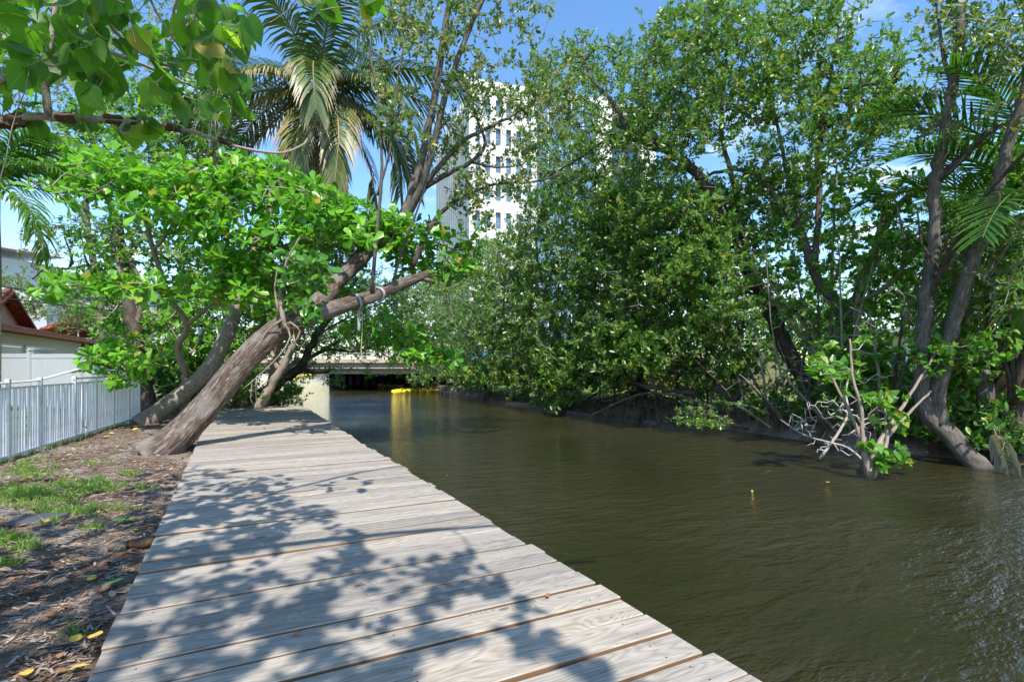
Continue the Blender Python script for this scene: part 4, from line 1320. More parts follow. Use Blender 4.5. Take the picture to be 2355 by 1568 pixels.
def strap_ring(tpos, tilt, label, tail):
    i = int(tpos * (lean_n - 1))
    c, r0 = lean_p[i], lean_r[i] * 1.13
    t_ = norm(lean_p[min(i + 3, lean_n - 1)] - lean_p[i - 3])
    u_ = norm(np.cross(t_, UP)); w_ = np.cross(u_, t_)
    root = thing('webbing_strap', label, 'strap', c)
    v_, f_ = [], []
    K = 28
    for k in range(K):
        a = 2 * PI * k / K
        base = c + u_ * math.cos(a) * r0 + w_ * math.sin(a) * r0 + t_ * tilt * math.cos(a)
        rad_ = norm(u_ * math.cos(a) + w_ * math.sin(a))
        for hh in (-0.03, 0.03):
            v_.append(base + t_ * hh)
            v_.append(base + t_ * hh + rad_ * 0.008)
    for k in range(K):
        a0, b0_ = 4 * k, 4 * ((k + 1) % K)
        f_ += [(a0, a0 + 2, b0_ + 2, b0_), (a0 + 1, b0_ + 1, b0_ + 3, a0 + 3), (a0, b0_, b0_ + 1, a0 + 1), (a0 + 2, a0 + 3, b0_ + 3, b0_ + 2)]
    MB().add(v_, f_).build('band', M['strap'], root, smooth=True)
    s0 = c - w_ * r0
    if tail:
        MB().obox(s0 + UP * -0.22, RGT * 0.028, FWD * 0.004, UP * 0.22).build('loose_end', M['strap'], root)


strap_ring(0.735, 0.05, 'grey webbing strap round the leaning trunk with a hanging loose end', True)
strap_ring(0.80, 0.16, 'grey webbing strap wound slantwise round the split trunk', False)
M['cord'] = mat_plain('tan_cord', (0.52, 0.42, 0.24), 0.8, 0.1, 0.2, 20)
c0_ = V(690, 738, 10.35)
tag(MB().tube([c0_ + RGT * 0.13 * math.sin(a) + UP * (0.28 * math.cos(a) - 0.2) + FWD * 0.02 * math.sin(3 * a) for a in np.linspace(0, 2 * PI, 26)], 0.010, 5).build('cord_loop', M['cord'], None, smooth=True), 'tan cord loop hanging from the leaning trunk', 'cord')
c0_ = V(832, 700, 11.3)
tag(MB().tube(smooth_line([c0_, c0_ - UP * 0.5 + RGT * 0.01, c0_ - UP * 1.0 - RGT * 0.015, c0_ - UP * 1.15], 0.08), 0.008, 5).build('hanging_cord', M['cord'], None, smooth=True), 'thin tan cord dangling straight down below the strap', 'cord')

DENS = 1.0
# strangler fig seated on the trunk
fg = Tree('strangler_fig', 'young strangler fig with pale roots seated on the leaning trunk', V(655, 745, 10.3), 'bark_pale', cat='plant')
fg.limb(L((655, 755, 10.25), (645, 700, 10.3), (648, 650, 10.35), (660, 600, 10.4), (690, 545, 10.4)), 0.055, 0.012, 8, 0.15, name='stem')
fg.limb(L((650, 660, 10.3), (700, 640, 10.2), (735, 610, 10.2)), 0.02, 0.008, 6, 0.1, name='stem')
fg.limb(L((640, 720, 10.2), (632, 660, 10.2), (640, 610, 10.2)), 0.028, 0.01, 6, 0.15, name='stem')
for q in ([(655, 745, 10.15), (668, 775, 10.0), (640, 820, 9.95), (590, 868, 9.85), (558, 895, 9.8)], [(660, 745, 10.2), (690, 735, 10.35), (720, 726, 10.5)], [(648, 735, 10.2), (615, 760, 10.2), (600, 790, 10.15)],
          [(665, 740, 10.1), (690, 760, 10.15), (676, 790, 10.05)], [(590, 868, 9.85), (588, 900, 9.85), (592, 940, 9.85)], [(580, 876, 9.85), (576, 915, 9.85), (584, 930, 9.85)]):
    fg.limb(L(*q), 0.022 if q[0][1] < 800 else 0.008, 0.008 if q[0][1] < 800 else 0.004, 6, 0.15, name='root', node=False)
tips = np.vstack([region([(620, 560), (760, 590), (770, 680), (700, 720), (640, 640)], 34, 10.0, 10.6), region([(670, 690), (740, 680), (740, 745), (680, 745)], 10, 10.0, 10.3)])
e, d = fg.grow(tips, 0.15, 0.004, 0.1, 'twig')
fm = [single_leaf_mesh('fig_leaf', F_T, M['fig_o'], c) for c in (0.08, 0.16)]
fr = leaf_frames(e, d, 5, 0.19, 0.14, 0.5, 0.9, 0.15, 0.6)
for k in range(len(fr[0])):
    place_leaf(fm[k % 2], fr[0][k], fr[1][k], fr[2][k], fr[3][k], fg.root)


# ================================================================== PALMS
def frond(parent, base, az, el, length, droop, mat, llen=0.75, pairs=46, dead=0.0, hang=0.5, name='frond', tipdead=0.35):
    """one pinnate leaf: a rachis that bends down and two rows of leaflets"""
    K = 22
    pts = [np.array(base, float)]
    e_ = el
    hd = np.array([math.cos(az), math.sin(az), 0])
    side0 = np.array([-math.sin(az), math.cos(az), 0])
    az_w = random.uniform(-0.15, 0.15)
    for k in range(K):
        t = k / K
        dirv = hd * math.cos(e_) + UP * math.sin(e_) + side0 * az_w * t
        pts.append(pts[-1] + dirv * length / K)
        e_ -= droop / K * (0.35 + 1.5 * t)
        e_ = max(e_, -1.5)
    pts = np.array(pts)
    tn = norm(np.gradient(pts, axis=0))
    rb = MB().tube(pts, np.linspace(0.035, 0.006, K + 1) * (length / 3.5), 6)
    V_, F_, R_ = list(rb.v), [], []
    quads = [f for f in rb.f if len(f) == 4]
    verts = [np.array(V_)]
    loops = [np.array(quads).ravel()]
    rn = [np.full(len(quads), 0.62 + 0.3 * dead)]
    off = len(V_)
    for k in range(pairs):
        t = 0.10 + 0.89 * (k + 0.5 * random.random()) / pairs
        x = t * K
        i = int(x); fr_ = x - i
        c = pts[i] * (1 - fr_) + pts[min(i + 1, K)] * fr_
        tg_ = tn[i]
        sd = norm(np.cross(tg_, UP) if abs(tg_[2]) < 0.97 else side0)
        upn = np.cross(sd, tg_)
        ll = llen * (0.45 + 0.55 * math.sin(PI * min(1, 0.12 + t * 0.86)) ** 0.7) * random.uniform(0.85, 1.1)
        for s_ in (-1, 1):
            d0 = norm(sd * s_ * (1 - 0.35 * t) + tg_ * (0.45 + 0.5 * t) + upn * 0.22 + rng.normal(size=3) * 0.05)
            d1 = norm(d0 - UP * (hang + 0.5 * dead) * random.uniform(0.8, 1.3))
            d2 = norm(d1 - UP * hang * random.uniform(0.8, 1.4))
            a0 = c; a1 = a0 + d0 * ll * 0.3; a2 = a1 + d1 * ll * 0.4; a3 = a2 + d2 * ll * 0.3
            wv_ = norm(np.cross(d1, upn) + tg_ * 0.3)
            hw_ = 0.026 * (llen / 0.75) ** 0.5
            verts.append(np.array([a0 - wv_ * hw_ * 0.6, a0 + wv_ * hw_ * 0.6, a1 - wv_ * hw_, a1 + wv_ * hw_, a2 - wv_ * hw_ * 0.75, a2 + wv_ * hw_ * 0.75, a3 - wv_ * 0.002, a3 + wv_ * 0.002]))
            loops.append(np.array([0, 1, 3, 2, 2, 3, 5, 4, 4, 5, 7, 6]) + off)
            off += 8
            b_ = min(1, max(0, dead + random.uniform(-0.12, 0.15)))
            rn.append(np.array([b_, min(1, b_ + tipdead * 0.35), min(1, b_ + tipdead)]))
    return np_mesh(name, np.vstack(verts), np.concatenate(loops), 4, M[mat], np.concatenate(rn), parent)


cb = VG(345, 965)
cp = Tree('coconut_palm', 'coconut palm with curved ringed trunk and drooping browned fronds', cb, 'palm_trunk', cat='palm')
ctop = V(733, 218, 17.2)
tl = smooth_line([V(322, 978, 14.1), V(350, 958, 14.25), V(420, 905, 14.6), V(480, 848, 15.0), V(520, 775, 15.4), V(548, 690, 15.8), V(580, 600, 16.1), V(617, 483, 16.5), V(675, 350, 16.9), ctop], 0.055)
nn = len(tl)
tq = np.linspace(0, 1, nn)
rad_ = np.interp(tq, [0, 0.03, 0.1, 0.3, 0.6, 1], [0.28, 0.24, 0.215, 0.195, 0.17, 0.13]) * (1 + 0.035 * (np.arange(nn) % 3 == 0) + 0.02 * np.sin(np.arange(nn) * 0.37))
MB().tube(tl, rad_, 18, True, 0.03).build('trunk', M['palm_trunk'], cp.root, smooth=True)
crown = [  # az in degrees from image right (towards viewer is negative), elevation, length, droop, dead
    (15, 35, 4.2, 1.5, 0.05), (160, 40, 4.2, 1.6, 0.1), (75, 62, 4.2, 1.3, 0.05), (120, 65, 4.0, 1.4, 0.1), (-60, 60, 3.6, 1.6, 0.05), (-120, 62, 3.8, 1.7, 0.1), (40, 70, 4.0, 1.2, 0.1),
    (5, 12, 4.2, 1.5, 0.15), (-30, 5, 4.0, 1.7, 0.28), (-75, 8, 3.4, 1.9, 0.35), (-130, 5, 3.6, 1.9, 0.4), (178, 8, 4.1, 1.6, 0.25), (150, 10, 4.0, 1.6, 0.15), (60, 15, 4.0, 1.5, 0.1),
    (-20, -20, 3.9, 1.5, 0.3), (-55, -22, 3.8, 1.6, 0.5), (-150, -18, 4.0, 1.6, 0.55), (-165, -35, 3.8, 1.3, 0.6), (30, -15, 3.8, 1.4, 0.2), (-95, -45, 3.3, 1.2, 0.5),
    (-10, -45, 3.8, 1.1, 0.45), (-110, -70, 3.4, 0.6, 0.75), (-60, -68, 3.4, 0.6, 0.7), (170, -60, 3.4, 0.8, 0.7), (20, -65, 3.4, 0.7, 0.35), (100, -40, 3.6, 1.1, 0.4)]
for az, el, ln, dr, dd_ in crown:
    frond(cp.root, ctop + np.array([0, 0, 0.1]), math.radians(az) - YAW, math.radians(el), ln * 1.3, dr, 'palm', 1.25, 70, dd_, 0.6)
M['coconut'] = mat_plain('coconut_husk', (0.22, 0.16, 0.07), 0.6, 0.3, 0.4, 9)
M['fibre'] = mat_plain('palm_fibre', (0.085, 0.055, 0.035), 0.9, 0.1, 0.4, 9, 0.5)
for k in range(12):
    a = k * 0.9 + 0.3
    c = ctop + np.array([math.cos(a) * 0.42, math.sin(a) * 0.42, -0.15 - 0.22 * (k % 3)])
    MB().tube([c + UP * 0.17, c + UP * 0.1, c, c - UP * 0.1, c - UP * 0.16], [0.02, 0.10, 0.125, 0.09, 0.02], 9).build('coconut', M['coconut'], cp.root, smooth=True)
MB().tube([ctop - UP * 0.7, ctop - UP * 0.25, ctop + UP * 0.15, ctop + UP * 0.6], [0.15, 0.27, 0.25, 0.05], 12, True, 0.2).build('crown_fibre', M['fibre'], cp.root, smooth=True)
for k in range(9):
    a = k * 0.7
    c = ctop + np.array([math.cos(a) * 0.25, math.sin(a) * 0.25, -0.05])
    MB().tube(smooth_line([c, c + np.array([math.cos(a) * 0.5, math.sin(a) * 0.5, 0.1]), c + np.array([math.cos(a) * 0.75, math.sin(a) * 0.75, -0.4])], 0.1), [0.02] * len(smooth_line([c, c + np.array([math.cos(a) * 0.5, math.sin(a) * 0.5, 0.1]), c + np.array([math.cos(a) * 0.75, math.sin(a) * 0.75, -0.4])], 0.1)), 5).build('fruit_stalk', M['fibre'], cp.root, smooth=True)

# second palm, behind: only its thatch of dead fronds and stem show
dp = Tree('thatch_palm', 'palm with a skirt of dead straw fronds behind the leaning tree', V(610, 839, 19.5) * np.array([1, 1, 0]), 'palm_trunk', cat='palm')
dtop = V(775, 545, 18.5)
MB().tube(smooth_line([V(610, 935, 19.5), V(640, 800, 19.3), V(700, 660, 19), dtop], 0.2), 0.10, 12, True, 0.04).build('trunk', M['palm_trunk'], dp.root, smooth=True)
for k in range(18):
    frond(dp.root, dtop, k * 0.72, math.radians(random.uniform(-50, 35)), random.uniform(1.4, 2.0), 1.5, 'palm', 0.5, 24, 0.75 if k % 3 else 0.15, 0.5)

# left edge palm with broad leaflets
lp = Tree('edge_palm', 'slender palm with broad dark leaflets and yellowed frond above the tiled house', V(-8, 839, 12.5) * np.array([1, 1, 0]), 'palm_trunk', cat='palm')
lt_ = V(-8, 425, 12.5)
MB().tube(smooth_line([V(-8, 839, 12.5) * np.array([1, 1, 0]) - UP * 0.1, V(-6, 640, 12.5), V(-9, 500, 12.5), lt_], 0.3), 0.075, 10, True, 0.03).build('trunk', M['palm_trunk'], lp.root, smooth=True)
for k, (az, el, ln, dd_) in enumerate([(15, 55, 2.2, 0.1), (-10, 30, 2.3, 0.1), (-25, -8, 2.2, 0.3), (5, -30, 2.2, 0.5), (40, 10, 2.2, 0.1), (80, 50, 2.1, 0.1), (140, 40, 2.2, 0.1), (190, 20, 2.0, 0.2), (-80, 45, 2.0, 0.1), (-60, 5, 2.0, 0.2), (-15, 70, 2.0, 0.05), (20, 80, 1.8, 0.05)]):
    frond(lp.root, lt_, math.radians(az) - YAW, math.radians(el), ln, 1.5, 'palm_green', 0.75, 30, dd_, 0.45)
gp = Tree('garden_palm', 'small feathery garden palm in front of the orange tiled roof', V(185, 839, 41) * np.array([1, 1, 0]), 'palm_trunk', cat='palm')
gt_ = V(178, 735, 41)
MB().tube([V(185, 839, 41) * np.array([1, 1, 0]), gt_], 0.06, 8).build('trunk', M['palm_trunk'], gp.root, smooth=True)
for k in range(14):
    frond(gp.root, gt_, k * 2.4, math.radians(random.uniform(15, 75)), 3.3, 1.5, 'palm_green', 0.8, 26, random.uniform(0, 0.3), 0.25)

DENS = 1.7
# ================================================================== SEA ALMOND
al = Tree('sea_almond_tree', 'bright green broadleaf tree with flat tiers of large glossy leaves', VG(426, 950), 'bark_pale')
al.limb(L((426, 955, 15), (424, 861, 15), (409, 800, 14.9), (430, 748, 14.7), (386, 673, 14.3), (354, 575, 13.8), (330, 480, 13.2)), 0.11, 0.05, 10)
al.limb(L((430, 748, 14.7), (480, 705, 14.2), (540, 660, 13.5), (620, 590, 12.6), (700, 540, 12.2)), 0.06, 0.03, 8)
al.limb(L((386, 673, 14.3), (300, 665, 13.2), (200, 660, 12.2), (120, 655, 11.6)), 0.04, 0.012, 7)
al.limb(L((354, 575, 13.8), (420, 500, 13), (520, 450, 12.3), (620, 430, 12), (760, 450, 12)), 0.05, 0.015, 8)
al.limb(L((345, 530, 13.6), (300, 450, 12.6), (220, 410, 11.8), (150, 400, 11.4)), 0.04, 0.012, 7)
al.limb(L((620, 590, 12.6), (760, 560, 12.6), (900, 540, 13), (1010, 560, 13.4), (1080, 600, 13.6)), 0.04, 0.012, 7)
al.limb(L((480, 705, 14.2), (600, 690, 13.6), (720, 680, 13.2), (860, 730, 13.6), (1000, 760, 14.2)), 0.045, 0.012, 7)
al.limb(L((424, 861, 15), (360, 840, 14), (310, 835, 13), (265, 845, 12.4)), 0.022, 0.008, 6, bark='bark_grey')
tips = np.vstack([
    region([(110, 385), (200, 355), (330, 385), (520, 375), (680, 385), (740, 440), (880, 490), (1000, 520), (900, 570), (700, 560), (500, 560), (330, 510), (180, 470)], 520, 11.0, 13.4, 'Z', 6, 0.28, 0.3),
    region([(60, 645), (300, 640), (560, 650), (640, 690), (520, 700), (300, 680), (110, 680)], 90, 11.0, 13.6, 'Z', 4, 0.2, 0.3),
    region([(420, 560), (700, 560), (780, 640), (680, 700), (520, 640)], 120, 11.5, 13.6, 'Z', 5, 0.25, 0.35),
    region([(880, 540), (1090, 520), (1110, 620), (1000, 640), (900, 600)], 60, 12.4, 13.8, 'Z', 4, 0.2, 0.35),
    region([(760, 690), (900, 720), (1020, 760), (1040, 860), (960, 830), (800, 760)], 70, 12.6, 14.4, 'Z', 4, 0.22, 0.35),
    region([(210, 800), (300, 755), (345, 790), (330, 880), (245, 900)], 50, 12.0, 13.8, 'Z', 4, 0.2, 0.4),
    region([(330, 700), (480, 690), (500, 820), (400, 860), (330, 800)], 50, 15.6, 17, 'Z', 4, 0.22, 0.4)])
e, d = al.grow(tips, 0.3, 0.006, 0.08, 'twig')
fr = leaf_frames(e, d * 0.4 + np.array([0, 0, 0.3]), 7, 0.225, 0.06, 0.15, 1.0, 0.18, 1.3, 0.45)
dist = ((fr[0] - CAM) @ FWD)
order = np.argsort(dist + rng.random(len(dist)) * 1.2)
big, rest = order[:300], order[300:]
am = [single_leaf_mesh('almond_leaf', A_T, M['almond_o'], c) for c in (0.05, 0.12, 0.2)]
for k in big:
    place_leaf(am[k % 3], fr[0][k], fr[1][k], fr[2][k], fr[3][k], al.root)
leaf_mesh('crown', tuple(a[rest] for a in fr), T_OBOV, M['almond'], al.root)
# bird feeder
fbp = V(461, 742, 13.6)
bfd = thing('bird_feeder', 'dark tube bird feeder hanging under the broadleaf tree', 'bird feeder', fbp)
M['darkmetal'] = mat_plain('dark_metal', (0.03, 0.035, 0.035), 0.5, 0.4, 0.1)
MB().tube([fbp + UP * 0.9, fbp], 0.004, 4).build('wire', M['darkmetal'], bfd)
MB().tube([fbp, fbp - UP * 0.03, fbp - UP * 0.06], [0.01, 0.075, 0.085], 12).build('lid', M['darkmetal'], bfd, smooth=True)
MB().tube([fbp - UP * 0.06, fbp - UP * 0.5], 0.05, 12).build('tube', M['glass'], bfd, smooth=True)
MB().tube([fbp - UP * 0.5, fbp - UP * 0.55], [0.085, 0.07], 12).build('tray', M['darkmetal'], bfd, smooth=True)

DENS = 2.2
# ================================================================== TREES BEHIND, LEFT BANK
bt = Tree('hibiscus_tree', 'tall heart leaved tree with dark rough trunk at the fence end', VG(335, 948), 'bark_dark')
bt.limb(L((342, 950, 16.0), (325, 850, 16.2), (308, 760, 16.5), (295, 690, 16.8), (285, 600, 17.5), (270, 500, 18)), 0.24, 0.12, 14, 0.14)
bt.limb(L((308, 760, 16.5), (330, 680, 16.8), (300, 600, 17), (262, 520, 17.2), (240, 420, 17.5)), 0.09, 0.04, 9, 0.1, 'bark_grey')
bt.limb(L((300, 700, 16.8), (270, 600, 17.5), (255, 540, 18)), 0.09, 0.06, 9, 0.1, 'bark_grey')
bt.limb(L((285, 600, 17.5), (380, 480, 18.5), (460, 360, 19), (500, 250, 19)), 0.09, 0.03, 8, 0.1, 'bark_grey')
bt.limb(L((270, 500, 18), (200, 380, 18), (130, 260, 18)), 0.08, 0.03, 8, 0.1, 'bark_grey')
tips = np.vstack([
    region([(60, 420), (100, 280), (260, 200), (480, 180), (560, 330), (560, 430), (380, 400), (200, 420)], 560, 16.5, 20.5, 'Z', 7, 0.42),
    region([(180, 520), (420, 470), (560, 560), (600, 720), (560, 900), (440, 930), (330, 860), (230, 760)], 560, 16.5, 21.5, 'Z', 7, 0.42)])
e, d = bt.grow(tips, 0.35, 0.005, 0.1, 'twig')
leaf_mesh('crown', leaf_frames(e, d, 8, 0.12, 0.4, 0.4, 0.9, -0.1, 0.8), T_HEART, M['heart'], bt.root)

ft = Tree('fine_leaved_tree', 'hazy small leaved tree rising behind the heart leaved tree', V(240, 839, 27) * np.array([1, 1, 0]), 'bark_grey')
ft.limb([V(240, 839, 27) * np.array([1, 1, 0]) - UP * 0.1, V(230, 700, 27), V(200, 500, 27), V(220, 300, 27), V(240, 150, 27)], 0.25, 0.05, 10)
ft.limb(L((205, 520, 27), (80, 330, 26), (40, 200, 26)), 0.12, 0.03, 8)
ft.limb(L((210, 450, 27), (360, 320, 27), (430, 180, 27)), 0.12, 0.03, 8)
tips = region([(0, 330), (20, 60), (200, -40), (450, -40), (560, 120), (540, 330), (300, 420), (100, 400)], 700, 25, 29, 'Z', 8, 0.6)
e, d = ft.grow(tips, 0.5, 0.006, 0.1, 'twig')
leaf_mesh('crown', leaf_frames(e, d, 10, 0.12, 0.45, 0.6, 0.8, 0.1, 0.6), T_OVAL, M['fine'], ft.root)

bb = Tree('bare_limbed_tree', 'half bare tree with bent grey limbs against the white building', V(330, 839, 20) * np.array([1, 1, 0]), 'bark_dark')
bb.limb([V(335, 839, 20) * np.array([1, 1, 0]) - UP * 0.1, V(325, 780, 20), V(312, 740, 20), V(275, 660, 20), V(235, 620, 20), V(205, 612, 19.6), V(140, 618, 19.3), V(110, 615, 19.1), V(72, 642, 19)], 0.14, 0.025, 9, 0.1)
bb.limb(L((205, 612, 19.6), (195, 590, 19.5), (190, 560, 19.4)), 0.05, 0.02, 7)
bb.limb(L((160, 616, 19.4), (165, 590, 19.3), (150, 550, 19.2), (148, 515, 19.2)), 0.05, 0.012, 7)
bb.limb(L((240, 622, 20), (262, 590, 20), (275, 560, 20)), 0.05, 0.012, 7)
tips = np.vstack([region([(40, 520), (240, 470), (290, 560), (260, 650), (140, 650), (40, 600)], 170, 18.4, 20.6), region([(180, 640), (330, 640), (330, 700), (230, 690)], 60, 18.6, 21)])
e, d = bb.grow(tips, 0.25, 0.004, 0.16, 'twig_dark')
leaf_mesh('crown', leaf_frames(e, d, 3, 0.10, 0.25, 0.4, 0.9, -0.1, 0.7), T_OVAL, M['dense'], bb.root)

for nm_, lab, bx_, poly, z0, z1, nt_ in (
        ('garden_tree', 'feathery green tree against the white building left of the cables', 30, [(-40, 640), (60, 615), (110, 670), (120, 740), (60, 760), (-40, 760)], 36, 42, 260),
        ('garden_tree', 'feathery green tree over the orange tiled roof', 210, [(120, 720), (160, 660), (260, 660), (330, 700), (320, 770), (150, 760)], 34, 39, 260)):
    q = Tree(nm_, lab, V(bx_, 839, (z0 + z1) / 2) * np.array([1, 1, 0]), 'bark_grey', group='feathery trees by the white building')
    q.limb([V(bx_, 839, (z0 + z1) / 2) * np.array([1, 1, 0]) - UP * 0.1, V(bx_ + 5, 790, (z0 + z1) / 2), V(bx_ + 2, 730, (z0 + z1) / 2)], 0.2, 0.08, 8)
    e, d = q.grow(region(poly, nt_, z0, z1, 'Z', 6, 0.5), 0.5, 0.008, 0.1, 'twig')
    leaf_mesh('crown', leaf_frames(e, d, 14, 0.14, 0.5, 0.6, 0.8, 0.1, 0.6), T_OVAL, M['fine'], q.root)

# trees at the far end of the boardwalk
et = Tree('dark_curved_tree', 'dark curved trunk tree hanging over the water past the boardwalk end', VG(560, 925), 'bark_dark')
et.limb(L((545, 930, 21), (590, 915, 21), (640, 880, 21.2), (690, 845, 21.4), (712, 800, 21.6), (745, 745, 21.8), (790, 690, 22), (820, 640, 22.2)), 0.26, 0.07, 12, 0.15)
et.limb(L((690, 845, 21.4), (730, 858, 21.2), (757, 852, 21.1)), 0.12, 0.04, 9, 0.2)
et.limb(L((700, 830, 21.5), (770, 790, 22.5), (850, 745, 23.5), (900, 700, 24)), 0.10, 0.03, 8, 0.1, 'bark_grey')
et.limb(L((640, 880, 21.2), (740, 808, 22), (820, 808, 23), (870, 790, 24)), 0.09, 0.02, 8, 0.1)
et.limb(L((730, 770, 21.7), (820, 720, 22), (900, 690, 22.5)), 0.06, 0.02, 7, 0.1, 'bark_grey')
tips = np.vstack([region([(880, 600), (1040, 560), (1060, 700), (1000, 800), (900, 760)], 160, 22, 27, 'Z', 6, 0.42), region([(740, 770), (960, 760), (980, 850), (860, 870), (740, 830)], 90, 22, 27, 'Z', 5, 0.35), region([(560, 700), (700, 640), (860, 620), (960, 660), (1000, 760), (880, 800), (740, 800), (620, 810)], 620, 20.5, 27, 'Z', 6, 0.42),
                  region([(640, 830), (760, 815), (780, 850), (680, 870)], 40, 21, 24, 'Z', 4, 0.3),
                  region([(700, 855), (790, 860), (800, 900), (720, 885)], 10, 20.5, 21.5)])
e, d = et.grow(tips, 0.35, 0.005, 0.12, 'twig')
leaf_mesh('crown', leaf_frames(e, d, 9, 0.105, 0.4, 0.5, 0.9, 0.1, 0.6), T_OVAL, M['heart'], et.root)

pt = Tree('pale_forked_tree', 'pale smooth forked trunk rising beside the boardwalk end', VG(590, 938), 'bark_pale')
pt.limb(L((588, 943, 17.8), (615, 900, 17.9), (640, 860, 18), (668, 810, 18.1), (690, 765, 18.2), (715, 690, 18.4), (730, 620, 18.6)), 0.17, 0.07, 12, 0.06)
pt.limb(L((640, 850, 18), (628, 820, 18.1), (622, 800, 18.2), (610, 740, 18.4)), 0.09, 0.04, 9, 0.06)
tips = region([(560, 600), (800, 580), (840, 680), (760, 720), (600, 740)], 260, 17, 20.5, 'Z', 6, 0.4)
e, d = pt.grow(tips, 0.35, 0.005, 0.1, 'twig')
leaf_mesh('crown', leaf_frames(e, d, 8, 0.12, 0.4, 0.4, 0.9, 0.0, 0.8), T_HEART, M['heart'], pt.root)


def shrub(name, label, base, poly, a, b, nt_, lsize, mat, tmpl, mode='Z', n=9, stems=5, clump=5, sig=0.22, group=None, fwd=0.5, up=0.3, twm='twig', bark='bark_grey'):
    q = Tree(name, label, base, bark, group, 'shrub')
    tips_ = region(poly, nt_, a, b, mode, clump, sig)
    tips_[:, 2] = np.maximum(tips_[:, 2], base[2] + 0.06)
    for k in range(stems):
        tgt = tips_[rng.integers(len(tips_))]
        st_ = base + np.array([random.uniform(-0.25, 0.25), random.uniform(-0.25, 0.25), -0.1])
        q.limb([st_, st_ + (tgt - st_) * 0.5 + UP * 0.1, tgt], 0.025, 0.008, 6, 0.1, name='stem')
    e_, d_ = q.grow(tips_, 0.25, 0.004, 0.12, twm)
    leaf_mesh('foliage', leaf_frames(e_, d_, n, lsize, 0.2, fwd, 0.9, up, 0.7), tmpl, M[mat], q.root)
    return q


shrub('bank_shrub', 'bright leafy shrub on the bank at the boardwalk end by the water', VG(640, 925, -0.2), [(600, 890), (650, 875), (700, 890), (690, 930), (610, 935)], 20.6, 22.4, 130, 0.10, 'heart', T_OVAL)
shrub('bank_shrub', 'low dark shrub between the palm trunk base and the pale forked tree', VG(530, 930), [(490, 850), (580, 840), (600, 920), (500, 925)], 17.5, 20, 110, 0.13, 'dense', T_OVAL)
shrub('bank_shrub', 'dark undergrowth shrub behind the palm trunk and the fence end', VG(420, 935), [(350, 800), (470, 760), (520, 850), (470, 930), (370, 930)], 17, 20, 170, 0.13, 'dense', T_HEART)
shrub('bank_shrub', 'tall undergrowth thicket left of the pale forked tree', V(560, 839, 23) * np.array([1, 1, 0]), [(400, 600), (600, 560), (690, 640), (680, 830), (420, 850)], 20.5, 26, 620, 0.13, 'dense', T_OVAL, sig=0.4)
shrub('bank_shrub', 'yellowish garden shrubs row above the red fascia', V(240, 839, 47) * np.array([1, 1, 0]), [(190, 735), (290, 700), (360, 750), (330, 800), (230, 785)], 45, 50, 240, 0.22, 'olive', T_OVAL, sig=0.7)

# ================================================================== FAR TREES beyond the bridge
for k, (bx_, poly, z0, z1, lab) in enumerate((
        (660, [(480, 640), (620, 610), (760, 660), (770, 825), (480, 825)], 92, 104, 'distant pale green tree across the wide water left of the bridge'),
        (840, [(730, 660), (860, 630), (980, 670), (980, 818), (730, 818)], 74, 86, 'distant tree standing behind the middle of the bridge'),
        (1010, [(930, 640), (1060, 600), (1200, 640), (1200, 818), (930, 818)], 60, 72, 'distant tree standing behind the blue screen fence'))):
    zc = (z0 + z1) / 2
    q = Tree('distant_tree', lab, V(bx_, 839, zc) * np.array([1, 1, 0]), 'bark_grey', group='distant trees past the bridge')
    q.limb([V(bx_, 839, zc) * np.array([1, 1, 0]) - UP * 0.1, V(bx_, 800, zc), V(bx_ + 8, 760, zc)], 0.4, 0.12, 8)
    e, d = q.grow(region(poly, 620, z0, z1, 'Z', 6, 0.9), 0.9, 0.015, 0.1, 'twig')
    leaf_mesh('crown', leaf_frames(e, d, 10, 0.32, 0.9, 0.5, 0.9, 0.1, 0.6), T_OVAL, M['fine'], q.root)

DENS = 2.6

# ================================================================== RIGHT BANK
def LX(*pp):
    return [VX(x, y, X) for x, y, X in pp]


def bank(px, X, z=-0.15):
    q = VX(px, HYV, X)
    return np.array([q[0], q[1], z])


# --- mangroves with prop roots, from the bridge towards the viewer
def mangrove(label, base, limbs, regs, lsize=0.155, mat='mangrove', n=11, twm='twig', bark='bark_grey', roots=10, spread=1.3):
    q = Tree('mangrove_tree', label, base, bark, group='mangroves along the far bank')
    for k, (pts, r0, r1) in enumerate(limbs):
        q.limb(pts, r0, r1, 10, 0.12)
    for k in range(roots):
        a = random.uniform(0, 2 * PI)
        sx_ = random.uniform(0.3, spread)
        st_ = base + np.array([random.uniform(-0.3, 0.3), random.uniform(-0.5, 0.5), random.uniform(0.4, 1.0)])
        en = base + np.array([-abs(math.cos(a)) * sx_ - 0.2, math.sin(a) * spread * 1.4, -0.75])
        md = (st_ + en) / 2 + UP * 0.25 + (en - st_) * np.array([0.25, 0.25, 0])
        q.limb([st_, md, en], random.uniform(0.018, 0.035), 0.014, 6, 0.08, name='prop_root', node=False, step=0.2)
    tips_ = np.vstack([region(*r_) for r_ in regs])
    tips_[:, 2] = np.maximum(tips_[:, 2], WATER_Z + 0.1)
    e_, d_ = q.grow(tips_, 0.35, 0.0045, 0.12, twm)
    leaf_mesh('crown', leaf_frames(e_, d_, n, lsize, 0.3, 0.6, 0.85, 0.25, 0.6), T_OVAL, M[mat], q.root)
    return q


